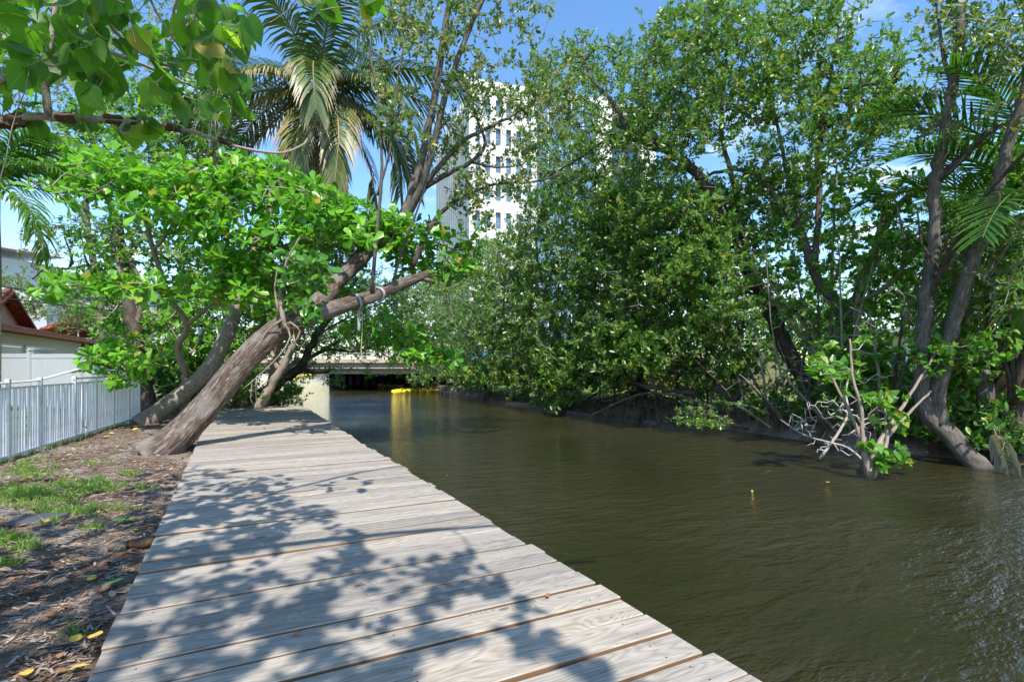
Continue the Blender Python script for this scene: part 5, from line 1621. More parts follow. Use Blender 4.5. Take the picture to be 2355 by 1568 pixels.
b1 = bank(1120, 13.6)
mangrove('mangrove thicket by the bridge abutment with pale bare twigs', b1,
         [([b1 - UP * 0.3, VX(1115, 850, 13.2), VX(1080, 780, 12.6), VX(1040, 720, 12.2), VX(1020, 650, 12.2)], 0.16, 0.04),
          ([VX(1115, 850, 13.2), VX(1150, 760, 13.4), VX(1160, 660, 13.4), VX(1150, 590, 13.4)], 0.10, 0.03),
          ([VX(1110, 860, 13.2), VX(1050, 868, 12.2), VX(1000, 860, 11.6), VX(950, 850, 11.2)], 0.06, 0.02)],
         [([(1000, 620), (1080, 575), (1190, 520), (1240, 640), (1230, 860), (1120, 880), (990, 870), (930, 800), (960, 700)], 1500, 11.0, 15.5, 'X', 6, 0.42),
          ([(880, 790), (960, 770), (1000, 860), (950, 890), (890, 860)], 120, 11.0, 12.4, 'X', 5, 0.3),
          ([(940, 850), (1240, 840), (1260, 905), (960, 895)], 240, 11.0, 13.4, 'X', 5, 0.3)], roots=12)
b2_ = bank(1300, 13.7)
mangrove('dense rounded mangrove mass below the office tower', b2_,
         [([b2_ - UP * 0.3, VX(1295, 820, 13.4), VX(1270, 720, 13), VX(1240, 620, 12.8), VX(1230, 520, 12.8)], 0.17, 0.05),
          ([VX(1295, 820, 13.4), VX(1350, 700, 13.6), VX(1390, 580, 13.6), VX(1400, 450, 13.6)], 0.12, 0.03),
          ([VX(1600, 905, 13.3), VX(1500, 890, 12.6), VX(1400, 870, 12.0), VX(1300, 868, 11.5), VX(1240, 885, 11.2), VX(1180, 892, 11.0)], 0.10, 0.03),
          ([VX(1300, 868, 11.5), VX(1230, 830, 11.2), VX(1180, 800, 11.0)], 0.045, 0.015)],
         [([(1170, 520), (1240, 440), (1320, 380), (1420, 400), (1440, 560), (1430, 760), (1400, 850), (1230, 860), (1190, 700)], 1250, 11.0, 15.5, 'X', 6, 0.38),
          ([(1230, 850), (1330, 840), (1340, 925), (1260, 945)], 110, 10.9, 12.0, 'X', 5, 0.25),
          ([(1200, 800), (1430, 800), (1430, 890), (1200, 890)], 330, 11.2, 13.8, 'X', 5, 0.32)], roots=16)
b3_ = bank(1470, 13.8)
mangrove('mangrove with long low log limbs over many prop roots', b3_,
         [([b3_ - UP * 0.3, VX(1468, 780, 13.6), VX(1450, 660, 13.4), VX(1430, 560, 13.2), VX(1440, 470, 13.2)], 0.17, 0.05),
          ([VX(1700, 915, 13.6), VX(1610, 875, 13.2), VX(1520, 842, 12.8), VX(1440, 826, 12.2), VX(1390, 812, 12), VX(1350, 780, 11.8)], 0.16, 0.05),
          ([VX(1480, 700, 13.6), VX(1560, 600, 13.8), VX(1620, 520, 13.8)], 0.10, 0.03),
          ([VX(1650, 940, 13), VX(1560, 910, 12.4), VX(1480, 905, 11.8), VX(1400, 935, 11.2), VX(1360, 955, 10.9)], 0.06, 0.02),
          ([VX(1530, 850, 12.8), VX(1500, 790, 12.6), VX(1480, 740, 12.5)], 0.045, 0.02)],
         [([(1380, 420), (1560, 430), (1680, 530), (1700, 640), (1660, 760), (1560, 810), (1420, 800), (1400, 600)], 1250, 11.2, 15.8, 'X', 6, 0.38),
          ([(1330, 760), (1460, 740), (1560, 800), (1500, 850), (1360, 850)], 260, 10.8, 12.6, 'X', 5, 0.3),
          ([(1420, 790), (1700, 740), (1720, 870), (1430, 880)], 210, 12.6, 14.5, 'X', 5, 0.32)], roots=44, spread=2.4)

DENS = 2.3
# --- tall arching tree: its dark trunk leans out over the creek
b4_ = bank(1862, 14.6, -0.1)
at = Tree('arching_tree', 'tall tree with thick dark trunk arching left over the creek', b4_, 'bark_dark')
at.limb([b4_ - UP * 0.2, VX(1861, 905, 14.6), VX(1804, 788, 14.4), VX(1757, 688, 14.1), VX(1711, 589, 13.8), VX(1680, 520, 13.5), VX(1600, 400, 13.0), VX(1520, 338, 12.5), VX(1450, 318, 12.0)], 0.25, 0.13, 14, 0.12)
at.limb([VX(1450, 318, 12.0), VX(1430, 270, 11.9), VX(1400, 225, 11.8), VX(1360, 180, 11.7), VX(1340, 130, 11.6)], 0.11, 0.03, 10, 0.12)
at.limb([VX(1520, 338, 12.5), VX(1490, 270, 12.6), VX(1480, 210, 12.7), VX(1500, 120, 12.8), VX(1520, 30, 12.8)], 0.09, 0.03, 9, 0.12)
at.limb([VX(1450, 318, 12.0), VX(1390, 325, 11.8), VX(1340, 360, 11.6), VX(1270, 400, 11.4)], 0.06, 0.02, 8, 0.1)
at.limb([VX(1440, 300, 12.0), VX(1380, 270, 11.8), VX(1300, 250, 11.7)], 0.05, 0.015, 8, 0.1)
at.limb([VX(1711, 589, 13.8), VX(1690, 440, 14.2), VX(1660, 300, 14.4), VX(1670, 150, 14.4), VX(1680, 20, 14.4)], 0.12, 0.03, 10, 0.1, 'bark_grey')
at.limb([VX(1757, 688, 14.1), VX(1660, 640, 13.5), VX(1600, 560, 13)], 0.06, 0.02, 8)
tips = np.vstack([
    region([(1230, 110), (1340, 80), (1480, 100), (1540, 20), (1640, -40), (1680, 60), (1640, 250), (1560, 420), (1420, 400), (1250, 420), (1190, 320)], 1400, 11.0, 14.8, 'X', 7, 0.36),
    region([(1520, 60), (1680, -40), (1780, 40), (1740, 300), (1600, 330)], 260, 12.5, 15, 'X', 7, 0.36),
    region([(1560, 420), (1700, 420), (1720, 560), (1620, 560)], 160, 12.5, 15, 'X', 6, 0.36)])
e, d = at.grow(tips, 0.33, 0.0045, 0.13, 'twig_dark')
leaf_mesh('crown', leaf_frames(e, d, 9, 0.13, 0.28, 0.6, 0.85, 0.25, 0.6), T_OVAL, M['mangrove'], at.root)

# --- second arching tree with lighter limb
b5_ = bank(2004, 14.6, -0.1)
st2 = Tree('forked_tree', 'tall forked tree with rough grey trunk bending left above the right bank', b5_, 'bark_grey')
st2.limb([b5_ - UP * 0.2, VX(2004, 922, 14.6), VX(1977, 838, 14.6), VX(1944, 755, 14.5), VX(1924, 708, 14.4), VX(1871, 622, 14.2), VX(1835, 518, 14), VX(1784, 457, 13.8), VX(1731, 398, 13.5), VX(1690, 390, 13.3), VX(1628, 402, 13)], 0.22, 0.045, 14, 0.12)
st2.limb([VX(1944, 755, 14.5), VX(2010, 580, 14.8), VX(2070, 470, 15), VX(2130, 420, 15), VX(2200, 330, 15)], 0.15, 0.05, 10, 0.1)
st2.limb([VX(1871, 622, 14.2), VX(1885, 460, 14.4), VX(1880, 320, 14.4), VX(1910, 180, 14.4), VX(1930, 60, 14.4)], 0.10, 0.03, 9, 0.1)
st2.limb([VX(1885, 330, 14.4), VX(1900, 220, 14.2), VX(1970, 200, 13.8), VX(2060, 190, 13.4)], 0.08, 0.02, 8, 0.1, 'bark_dark')
st2.limb([VX(1835, 518, 14), VX(1790, 300, 14.4), VX(1760, 150, 14.4), VX(1780, 20, 14.4)], 0.08, 0.02, 8, 0.1)
tips = np.vstack([
    region([(1690, 180), (1720, 50), (1780, -30), (1930, -30), (1960, 100), (2040, 100), (2060, 170), (2120, 210), (2090, 330), (1960, 360), (1850, 420), (1720, 400)], 900, 12.6, 16.2, 'X', 8, 0.36),
    region([(1700, 400), (1850, 400), (1860, 520), (1740, 560)], 180, 13, 16, 'X', 6, 0.36)])
e, d = st2.grow(tips, 0.33, 0.0045, 0.13, 'twig_dark')
leaf_mesh('crown', leaf_frames(e, d, 9, 0.125, 0.28, 0.6, 0.85, 0.2, 0.6), T_OVAL, M['mangrove'], st2.root)

# --- bright heart-leaved trees among the trunks
b6_ = bank(1900, 14.0, -0.1)
ht = Tree('hibiscus_tree', 'airy heart leaved tree with pale slanting stems between the dark trunks', b6_, 'bark_pale')
ht.limb([VX(2010, 985, 13.4), VX(1930, 890, 13.6), VX(1887, 828, 13.6), VX(1804, 722, 13.4), VX(1771, 678, 13.3), VX(1700, 560, 13), VX(1660, 470, 12.8)], 0.12, 0.03, 10, 0.1)
ht.limb([VX(1930, 890, 13.6), VX(1860, 760, 13.4), VX(1800, 690, 13.2), VX(1740, 600, 13), VX(1700, 520, 13)], 0.06, 0.02, 8, 0.1)
ht.limb([VX(2020, 960, 13.8), VX(1990, 840, 13.8), VX(1970, 700, 14), VX(2010, 560, 14), (VX(2030, 480, 14)), VX(2000, 400, 14)], 0.09, 0.03, 9, 0.1)
ht.limb([VX(1970, 700, 14), VX(2060, 640, 13.6), VX(2080, 560, 13.4), VX(2060, 460, 13.4)], 0.07, 0.02, 8, 0.1)
ht.limb([VX(1880, 900, 14.4), VX(1910, 760, 14.6), VX(1915, 560, 14.6), VX(1925, 380, 14.6)], 0.06, 0.025, 8, 0.06)
tips = np.vstack([
    region([(1650, 430), (1800, 400), (1960, 380), (2080, 440), (2120, 620), (2060, 760), (1960, 830), (1820, 760), (1700, 700), (1650, 560)], 470, 12.9, 16.4, 'X', 5, 0.34),
    region([(1880, 800), (2060, 780), (2060, 900), (1920, 950)], 110, 12.6, 14, 'X', 5, 0.28)])
e, d = ht.grow(tips, 0.33, 0.0045, 0.14, 'twig')
leaf_mesh('crown', leaf_frames(e, d, 7, 0.125, 0.35, 0.4, 0.9, -0.15, 0.8), T_HEART, M['heart'], ht.root)

DENS = 1.7
# --- twin stem tree at the right
b7_ = VX(2225, 1062, 12.6)
tt_ = Tree('twin_stem_tree', 'smooth grey twin stemmed tree with elbowed base at the water edge', b7_, 'bark_grey')
tt_.limb([VX(2260, 1085, 12.7), VX(2225, 1050, 12.6), VX(2185, 1000, 12.5), VX(2150, 975, 12.4), VX(2125, 930, 12.3), VX(2120, 820, 12.3), VX(2130, 700, 12.3), VX(2148, 560, 12.3), VX(2150, 430, 12.3), VX(2190, 200, 12.3), VX(2215, 0, 12.3), VX(2225, -120, 12.3)], 0.20, 0.07, 14, 0.08, power=0.55)
tt_.limb([VX(2160, 985, 12.45), VX(2155, 930, 12.4), VX(2180, 800, 12.4), VX(2225, 640, 12.4), VX(2275, 480, 12.4), VX(2330, 300, 12.4), VX(2375, 120, 12.4), VX(2400, -60, 12.4)], 0.15, 0.07, 12, 0.08)
tt_.limb([VX(2130, 690, 12.3), VX(2200, 560, 12.1), VX(2250, 470, 12.0), VX(2330, 380, 11.9), VX(2380, 330, 11.8)], 0.07, 0.03, 9, 0.08, 'bark_dark')
tt_.limb([VX(2150, 420, 12.3), VX(2210, 365, 12.5), VX(2270, 310, 12.7), VX(2310, 280, 12.9)], 0.085, 0.05, 9, 0.12, 'bark_dark')
tt_.limb([VX(2135, 660, 12.3), VX(2150, 610, 12.1), VX(2120, 560, 12.0), VX(2110, 480, 12.0)], 0.04, 0.015, 7, 0.08, 'bark_dark')
tt_.limb([VX(2190, 200, 12.3), VX(2170, 130, 12.2), VX(2160, 60, 12.1), VX(2150, -20, 12.0)], 0.05, 0.02, 7, 0.1)
tips = np.vstack([
    region([(2150, -40), (2270, -40), (2270, 110), (2200, 160), (2150, 100)], 110, 11.6, 13.4, 'X', 5, 0.28),
    region([(2240, 60), (2400, -40), (2400, 300), (2330, 260), (2280, 180)], 180, 11.6, 13.6, 'X', 5, 0.28),
    region([(2100, 200), (2190, 180), (2200, 330), (2110, 330)], 60, 12, 13.2, 'X', 5, 0.25),
    region([(2200, 520), (2400, 430), (2400, 700), (2250, 720)], 120, 11.6, 13.4, 'X', 5, 0.28)])
e, d = tt_.grow(tips, 0.3, 0.004, 0.15, 'twig')
leaf_mesh('crown', leaf_frames(e, d, 8, 0.10, 0.25, 0.6, 0.85, 0.25, 0.6), T_OVAL, M['olive'], tt_.root)

# slanting pale stems at the far right
b8_ = bank(2275, 13.6, -0.2)
sl8 = Tree('slender_stem_tree', 'slender pale slanting stems behind the twin stemmed tree', b8_, 'bark_pale')
sl8.limb([VX(2285, 1040, 13.5), VX(2268, 930, 13.5), VX(2255, 820, 13.6), VX(2230, 765, 13.7)], 0.17, 0.12, 12, 0.1, 'bark_grey')
sl8.limb([VX(2150, 920, 13.4), VX(2210, 760, 13.2), VX(2270, 640, 13), VX(2350, 510, 12.8), VX(2400, 430, 12.8)], 0.06, 0.025, 8, 0.08)
sl8.limb([VX(2090, 950, 13.4), VX(2150, 850, 13.2), VX(2250, 700, 13), VX(2340, 600, 12.8)], 0.05, 0.02, 8, 0.08)
sl8.limb([VX(2255, 820, 13.6), VX(2290, 650, 13.8), VX(2310, 500, 14)], 0.06, 0.02, 8, 0.08)
tips = np.vstack([region([(2200, 420), (2400, 380), (2400, 900), (2280, 930), (2230, 760)], 260, 12.8, 16, 'X', 5, 0.34), region([(2080, 780), (2300, 770), (2290, 850), (2100, 850)], 50, 12, 13, 'X', 4, 0.25)])
e, d = sl8.grow(tips, 0.33, 0.0045, 0.14, 'twig')
leaf_mesh('crown', leaf_frames(e, d, 7, 0.12, 0.35, 0.4, 0.9, -0.1, 0.8), T_HEART, M['heart'], sl8.root)

DENS = 1.0
# --- thicket of slender pale stems along the right bank
def thicket(label, px, X, fans, polys, mat='heart', tmpl=T_HEART, lsize=0.12, n=5):
    base_ = bank(px, X, -0.35)
    q = Tree('bank_thicket', label, base_, 'bark_pale', group='thickets on the right bank', cat='shrub')
    for (sx0, ex_, ey_, r_) in fans:
        s0_ = bank(px + sx0, X, -0.45)
        en_ = VX(ex_, ey_, X - random.uniform(0.2, 1.7))
        md_ = (s0_ + en_) / 2 + np.array([random.uniform(-0.3, 0.1), random.uniform(-0.35, 0.35), random.uniform(-0.1, 0.3)])
        q.limb([s0_, md_, en_], r_, r_ * 0.35, 7, 0.12, name='stem', bark=random.choice(['bark_pale', 'bark_grey', 'bark_grey', 'bark_dark']))
    tp_ = np.vstack([region(*p_) for p_ in polys])
    tp_[:, 2] = np.maximum(tp_[:, 2], WATER_Z + 0.1)
    e_, d_ = q.grow(tp_, 0.25, 0.005, 0.18, 'dead')
    pick = rng.random(len(e_)) < 0.5
    leaf_mesh('foliage', leaf_frames(e_[pick], d_[pick], n, lsize, 0.25, 0.4, 0.9, 0, 0.8), tmpl, M[mat], q.root)


thicket('thicket of slanting grey stems under the arching tree', 1790, 13.5, [(-60, 1650, 720, .05), (-20, 1700, 640, .045), (10, 1690, 780, .06), (40, 1760, 560, .04), (60, 1830, 620, .05), (-80, 1600, 830, .045), (30, 1700, 860, .07), (80, 1900, 680, .035), (0, 1640, 920, .05)],
        [([(1600, 780), (1880, 740), (1900, 940), (1640, 960)], 190, 12.4, 15, 'X', 4, 0.3), ([(1640, 600), (1820, 560), (1860, 740), (1660, 760)], 130, 12.6, 15, 'X', 4, 0.3)], 'mangrove', T_OVAL, 0.12, 7)
thicket('thicket of crossing pale stems behind the water shrub', 1990, 13.3, [(-60, 1880, 640, .05), (-30, 1930, 560, .045), (0, 2010, 600, .05), (30, 2080, 680, .06), (50, 2150, 620, .05), (-70, 1850, 800, .045), (20, 2000, 720, .06), (60, 2110, 780, .06), (-40, 1800, 860, .05)],
        [([(1860, 700), (2120, 660), (2150, 900), (1880, 960)], 200, 12.2, 14.6, 'X', 4, 0.3), ([(1840, 930), (2120, 930), (2120, 1000), (1860, 1010)], 70, 12.4, 13.6, 'X', 4, 0.2)])
thicket('thicket of thin trunks between the prop roots and the arching tree', 1600, 14.0, [(-80, 1480, 640, .05), (-40, 1540, 560, .05), (0, 1590, 520, .05), (40, 1660, 560, .045), (70, 1700, 480, .045), (-60, 1460, 780, .045), (30, 1620, 700, .05)],
        [([(1440, 760), (1720, 740), (1720, 900), (1450, 900)], 200, 13, 15.5, 'X', 4, 0.3)], 'mangrove', T_OVAL, 0.13, 7)
thicket('dark thicket filling the bank under the dense mangrove mass', 1330, 14.2, [(-90, 1220, 700, .05), (-40, 1290, 620, .05), (0, 1330, 560, .05), (50, 1400, 640, .05), (80, 1440, 720, .05)],
        [([(1200, 780), (1460, 780), (1480, 890), (1200, 885)], 260, 13, 15.5, 'X', 4, 0.3)], 'dense', T_OVAL, 0.14, 8)
# --- shrub standing in the water with fanned grey stems
wbs = VG(2000, 1100, WATER_Z)
ws = Tree('water_shrub', 'fan of grey stems with heart leaves standing in the creek', wbs, 'bark_pale', cat='shrub')
zb = float((wbs - CAM) @ FWD)
for q in ([(2000, 1105, zb), (2010, 1040, zb + .1), (2060, 960, zb + .4), (2110, 880, zb + .8), (2160, 800, zb + 1.2)], [(1995, 1105, zb), (1990, 1040, zb), (1960, 960, zb + .2), (1920, 880, zb + .5), (1890, 820, zb + .8)],
          [(2005, 1105, zb), (2030, 1020, zb + .2), (2100, 940, zb + .6), (2140, 900, zb + .9)], [(1998, 1105, zb), (1985, 1030, zb - .1), (1980, 940, zb), (1960, 860, zb + .2), (1955, 780, zb + .4)], [(2003, 1105, zb), (2025, 1060, zb), (2040, 1000, zb + .2), (2030, 900, zb + .4)]):
    ws.limb(L(*q), 0.05, 0.015, 8, 0.1, name='stem')
tips = np.vstack([region([(1970, 1030), (2110, 1020), (2115, 1075), (1980, 1080)], 14, zb - 0.3, zb + 0.3), region([(1880, 800), (1990, 790), (2000, 920), (1900, 920)], 40, zb, zb + 1.2, 'Z', 3, 0.2), region([(1990, 880), (2100, 900), (2080, 990), (2000, 980)], 18, zb, zb + 0.8)])
tips[:, 2] = np.maximum(tips[:, 2], WATER_Z + 0.08)
e, d = ws.grow(tips, 0.2, 0.005, 0.2, 'dead')
leaf_mesh('foliage', leaf_frames(e, d, 7, 0.13, 0.25, 0.4, 0.9, -0.1, 0.8), T_HEART, M['heart'], ws.root)

# --- bleached dead branch over the water
db0 = VG(1935, 1062, WATER_Z)
zd = float((db0 - CAM) @ FWD)
dbr = Tree('dead_branch', 'bleached bare dead branch tangle over the dark water', db0, 'bark_pale', cat='branch')
M['bark_bleached'] = mat_bark('bark_bleached', (0.25, 0.21, 0.18), (0.42, 0.37, 0.32), (0.58, 0.54, 0.49))
dbr.bark = 'bark_bleached'
dbr.limb(L((1885, 1055, zd), (1925, 1000, zd), (1950, 950, zd + .1), (1945, 900, zd + .3), (1960, 850, zd + .5)), 0.035, 0.015, 7, 0.1, name='limb')
dbr.limb(L((1985, 1060, zd), (1950, 1030, zd), (1900, 1015, zd - .1), (1850, 1000, zd - .1), (1795, 965, zd)), 0.03, 0.008, 7, 0.1, name='limb')
dbr.limb(L((1950, 1000, zd), (1990, 975, zd), (2040, 960, zd + .1)), 0.022, 0.007, 6, 0.1, name='limb')
tips = region([(1800, 930), (1990, 890), (2040, 960), (1990, 1045), (1860, 1040)], 95, zd - 0.5, zd + 0.5)
dbr.grow(tips, 0.12, 0.0055, 0.3, 'dead', expo=0.35, sides=4)

# dead frond hanging into the water
df0 = VG(2330, 1092, WATER_Z)
dft = thing('dead_frond', 'grey dead palm frond hanging down into the water', 'palm frond', df0)
q0_ = V(2285, 985, float((df0 - CAM) @ FWD))
frond(dft, q0_, -YAW + 0.2, -1.1, 1.15, 0.3, 'palm_dead', 0.5, 30, 0.5, 1.4, 'frond')

# --- right bank palms
rp = Tree('right_palm', 'yellowing palm behind the twin stemmed tree with dense brown skirt', bank(2215, 16.5, -0.1), 'palm_trunk', cat='palm')
rt = VX(2200, 520, 16.5)
MB().tube(smooth_line([bank(2215, 16.5, -0.2), VX(2210, 700, 16.5), rt], 0.3), 0.17, 14, True, 0.05).build('trunk', M['palm_trunk'], rp.root, smooth=True)
for k in range(26):
    el = -55 + 135 * (k / 26.0)
    frond(rp.root, rt, k * 2.4, math.radians(el), 3.2, 1.4 if el > 0 else 1.0, 'palm' if el < 15 else 'palm_green', 0.6, 40, 0.55 if el < 0 else (0.35 if k % 2 else 0.1), 0.35, tipdead=0.3)
rp2 = Tree('right_palm', 'fresh green palm frond crown at the right bank edge with stout booted base', bank(2330, 13.9, -0.1), 'palm_trunk', cat='palm')
rt2 = VX(2420, 480, 14.5)
MB().tube(smooth_line([bank(2320, 13.9, -0.3), VX(2315, 930, 13.9), VX(2335, 850, 13.9), VX(2360, 700, 14.1), rt2], 0.25), [0.42] * 1 + list(np.linspace(0.42, 0.2, len(smooth_line([bank(2320, 13.9, -0.3), VX(2315, 930, 13.9), VX(2335, 850, 13.9), VX(2360, 700, 14.1), rt2], 0.25)) - 1)), 14, True, 0.14).build('trunk', M['bark_dark'], rp2.root, smooth=True)
for k, (az, el, ln) in enumerate([(165, 60, 4.2), (185, 35, 4.2), (150, 30, 4.0), (200, 65, 4.0), (215, 10, 3.8), (170, 5, 3.6), (130, 55, 4.0), (240, 45, 3.8), (90, 60, 4.0), (0, 50, 4), (40, 30, 4), (300, 40, 4), (175, -25, 3.4), (205, -35, 3.2), (150, -40, 3.2)]):
    frond(rp2.root, rt2, math.radians(az) - YAW, math.radians(el), ln, 1.2, 'palm_green', 0.95, 44, 0.05 if el > 0 else 0.4, 0.12)
for k, (bx_, tx) in enumerate(((2325, 2280), (2335, 2320), (2342, 2370))):
    MB().tube(smooth_line([VX(bx_, 930, 13.4), VX(bx_ - 3, 860, 13.2), VX(tx, 760, 13.0), VX(tx - 8, 680, 13.0)], 0.15), 0.06, 8, True, 0.08).build('boot', M['bark_dark'], rp2.root, smooth=True)

DENS = 2.0
# --- understorey and trees behind, right bank
und = [
    ('dark fleshy leaved shrub at the water edge under the twin stemmed tree', bank(2240, 13.2, -0.2), [(2170, 940), (2250, 900), (2340, 940), (2345, 1040), (2200, 1050)], 12.8, 14.0, 110, 0.15, 'dense', T_OVAL),
    ('low dark shrub under the arching tree trunk', bank(1800, 14.0, -0.2), [(1720, 900), (1880, 860), (1900, 960), (1740, 980)], 13.2, 15.5, 120, 0.12, 'dense', T_OVAL),
    ('small bright mangrove sprig dipping into the creek', VG(1620, 1000, WATER_Z) + np.array([1.6, 0, 0.2]), [(1565, 945), (1650, 930), (1665, 1010), (1600, 1020)], 11.6, 12.4, 46, 0.10, 'mangrove', T_OVAL),
    ('low leafy fringe along the bank edge below the pink house', bank(2060, 13.2, -0.2), [(2030, 920), (2140, 900), (2150, 985), (2040, 1000)], 12.8, 14.5, 70, 0.13, 'dense', T_OVAL),
    ('leafy undergrowth behind the prop roots', bank(1600, 15.5, -0.1), [(1440, 860), (1700, 850), (1720, 920), (1450, 920)], 14.4, 17, 190, 0.13, 'dense', T_OVAL),
    ('broad leaved undergrowth behind the twin stemmed tree', bank(2120, 16.5, -0.1), [(2030, 840), (2330, 800), (2340, 930), (2050, 930)], 15.2, 18.5, 220, 0.17, 'heart', T_HEART),
    ('green undergrowth below the pale pink house', bank(1960, 18, -0.1), [(1880, 850), (2080, 850), (2080, 905), (1880, 905)], 17, 20, 150, 0.16, 'heart', T_HEART),
    ('tall green hedge standing behind the arching tree', bank(1780, 19.5, -0.1), [(1600, 700), (1700, 640), (1900, 640), (1920, 800), (1840, 850), (1640, 810)], 18, 21, 330, 0.15, 'dense', T_OVAL),
    ('tall hedge behind the right bank palms', bank(2250, 19.5, -0.1), [(2060, 600), (2200, 560), (2400, 580), (2400, 860), (2200, 880), (2080, 740)], 18, 21.5, 420, 0.17, 'dense', T_OVAL),
    ('tall hedge behind the pale pink house and forked tree', bank(2000, 44, -0.1), [(1860, 640), (2040, 600), (2140, 660), (2140, 760), (1900, 770)], 42, 47, 260, 0.32, 'dense', T_OVAL),
    ('broad green hedge between the yellow board fence and the pale garden wall', bank(1680, 23.5, -0.1), [(1560, 760), (1620, 690), (1760, 680), (1800, 760), (1790, 835), (1580, 835)], 22.5, 26, 330, 0.18, 'dense', T_OVAL),
    ('long dark hedge behind the garden wall', bank(1800, 34, -0.1), [(1560, 760), (1700, 700), (1960, 700), (1980, 800), (1560, 815)], 32, 37, 420, 0.26, 'dense', T_OVAL),
    ('dark leafy screen behind the dense mangrove mass', bank(1450, 17.5, -0.1), [(1200, 600), (1350, 480), (1600, 500), (1660, 640), (1640, 790), (1420, 800), (1250, 800)], 16, 18.5, 520, 0.15, 'dense', T_OVAL)]
for lab, base, poly, a, b_, nt_, ls, mt, tm_ in und:
    shrub('bank_shrub', lab, base, poly, a, b_, nt_, ls, mt, tm_, 'X', 9, 5, 5, 0.28 if a < 40 else 0.8)

DENS = 1.0
# ================================================================== THE OVERHANGING TREE ABOVE THE BOARDWALK
ob = np.array([-3.1, 0.9, -0.08])
ov = Tree('overhanging_tree', 'spotted pale branch and large heart leaves hanging over the boardwalk', ob, 'bark_pale')
M['bark_spot'] = mat_bark('bark_spotted', (0.05, 0.035, 0.03), (0.36, 0.30, 0.25), (0.55, 0.50, 0.44), (26, 26, 26), 0.4)
ov.bark = 'bark_spot'
ov.limb([ob - UP * 0.1, ob + np.array([0.1, 0.3, 1.2]), ob + np.array([0.3, 0.8, 2.4]), ob + np.array([0.8, 1.0, 3.6]), ob + np.array([1.5, 0.8, 4.6])], 0.2, 0.10, 14, 0.1)
bl, brr = ov.limb([ob + np.array([0.3, 0.8, 2.4]), ob + np.array([0.8, 2.0, 2.75]), V(-60, 268, 3.2), V(60, 268, 3.3), V(180, 272, 3.4), V(290, 277, 3.55), V(400, 293, 3.75), V(490, 318, 3.95), V(570, 342, 4.1), V(650, 352, 4.2), V(700, 330, 4.3), V(716, 305, 4.35)], 0.055, 0.006, 12, 0.06, name='limb', step=0.06, wob=0.02, power=1.0)
ov.limb([V(112, 270, 3.33), V(104, 200, 3.3), V(112, 120, 3.3), V(125, 40, 3.3), V(135, -60, 3.3)], 0.024, 0.012, 9, 0.06, step=0.08, wob=0.02)
ov.limb([V(-30, 200, 2.9), V(60, 160, 3.0), V(200, 110, 3.3), V(330, 150, 3.6), V(420, 190, 3.9), V(500, 220, 4.0)], 0.02, 0.006, 8, 0.06, step=0.1, wob=0.02)
ov.limb([V(200, -60, 3.0), V(240, 40, 3.3), V(320, 120, 3.6), V(440, 170, 3.9), V(520, 190, 4.1)], 0.018, 0.006, 8, 0.06, step=0.1, wob=0.02)
ov.limb([V(430, -60, 3.8), V(400, 20, 3.9), V(395, 80, 4.0), V(380, 130, 4.0)], 0.014, 0.006, 8, 0.06, step=0.1, wob=0.02)
ov.limb([V(320, -60, 3.6), V(360, 30, 3.7), V(420, 120, 3.9)], 0.012, 0.005, 7, 0.06, step=0.1, wob=0.02)
ov.limb([V(290, 277, 3.55), V(275, 300, 3.5), V(300, 312, 3.5), V(345, 300, 3.55), V(400, 272, 3.6)], 0.012, 0.005, 7, 0.06, step=0.05, wob=0.02)
ov.limb([ob + np.array([0.8, 1.0, 3.6]), np.array([-1.2, 2.4, 4.9]), np.array([0.0, 3.2, 5.6]), np.array([1.2, 3.6, 6.0]), np.array([2.0, 3.4, 6.2])], 0.07, 0.02, 10, 0.06)
ov.limb([ob + np.array([1.5, 0.8, 4.6]), np.array([-0.4, 1.2, 5.3]), np.array([1.0, 0.8, 5.6]), np.array([2.4, 0.2, 5.8])], 0.08, 0.02, 10, 0.06)
ov.limb([ob + np.array([0.3, 0.8, 2.4]), np.array([-3.4, 3.2, 4.2]), np.array([-3.2, 4.6, 5.6])], 0.08, 0.02, 10, 0.06)
# dark crusts of fungus on the branch
for x in (15, 70, 95, 168, 235, 285, 395, 530):
    i = int(np.argmin(((bl - V(x, 270 + max(0, x - 250) * 0.19, 3.3 + 0.0014 * x)) ** 2).sum(1)))
    c = bl[i]; r_ = brr[i]
    q = MB()
    tdir = norm(bl[min(i + 2, len(bl) - 1)] - bl[i - 2])
    q.tube([c - tdir * 0.055, c - tdir * 0.03, c, c + tdir * 0.03, c + tdir * 0.05], [r_ * 1.05, r_ * 1.55, r_ * 1.35, r_ * 1.6, r_ * 1.05], 14, True, 0.35)
    q.build('bark_crust', M['fibre'], ov.root)
view = [(-30, -20), (560, -20), (590, 60), (560, 150), (580, 230), (530, 270), (490, 300), (430, 255), (330, 225), (200, 235), (-30, 225)]
tips = np.vstack([region(view, 200, 2.7, 4.4), region([(640, -20), (900, -20), (880, 20), (720, 25)], 8, 3.6, 4.2), region([(835, 10), (850, 10), (850, 40), (835, 40)], 2, 3.7, 3.8),
                  region([(-60, 650), (20, 640), (15, 700), (-40, 700)], 2, 2.6, 2.7), region([(60, 268), (430, 290), (420, 300), (60, 290)], 10, 3.3, 3.7)])
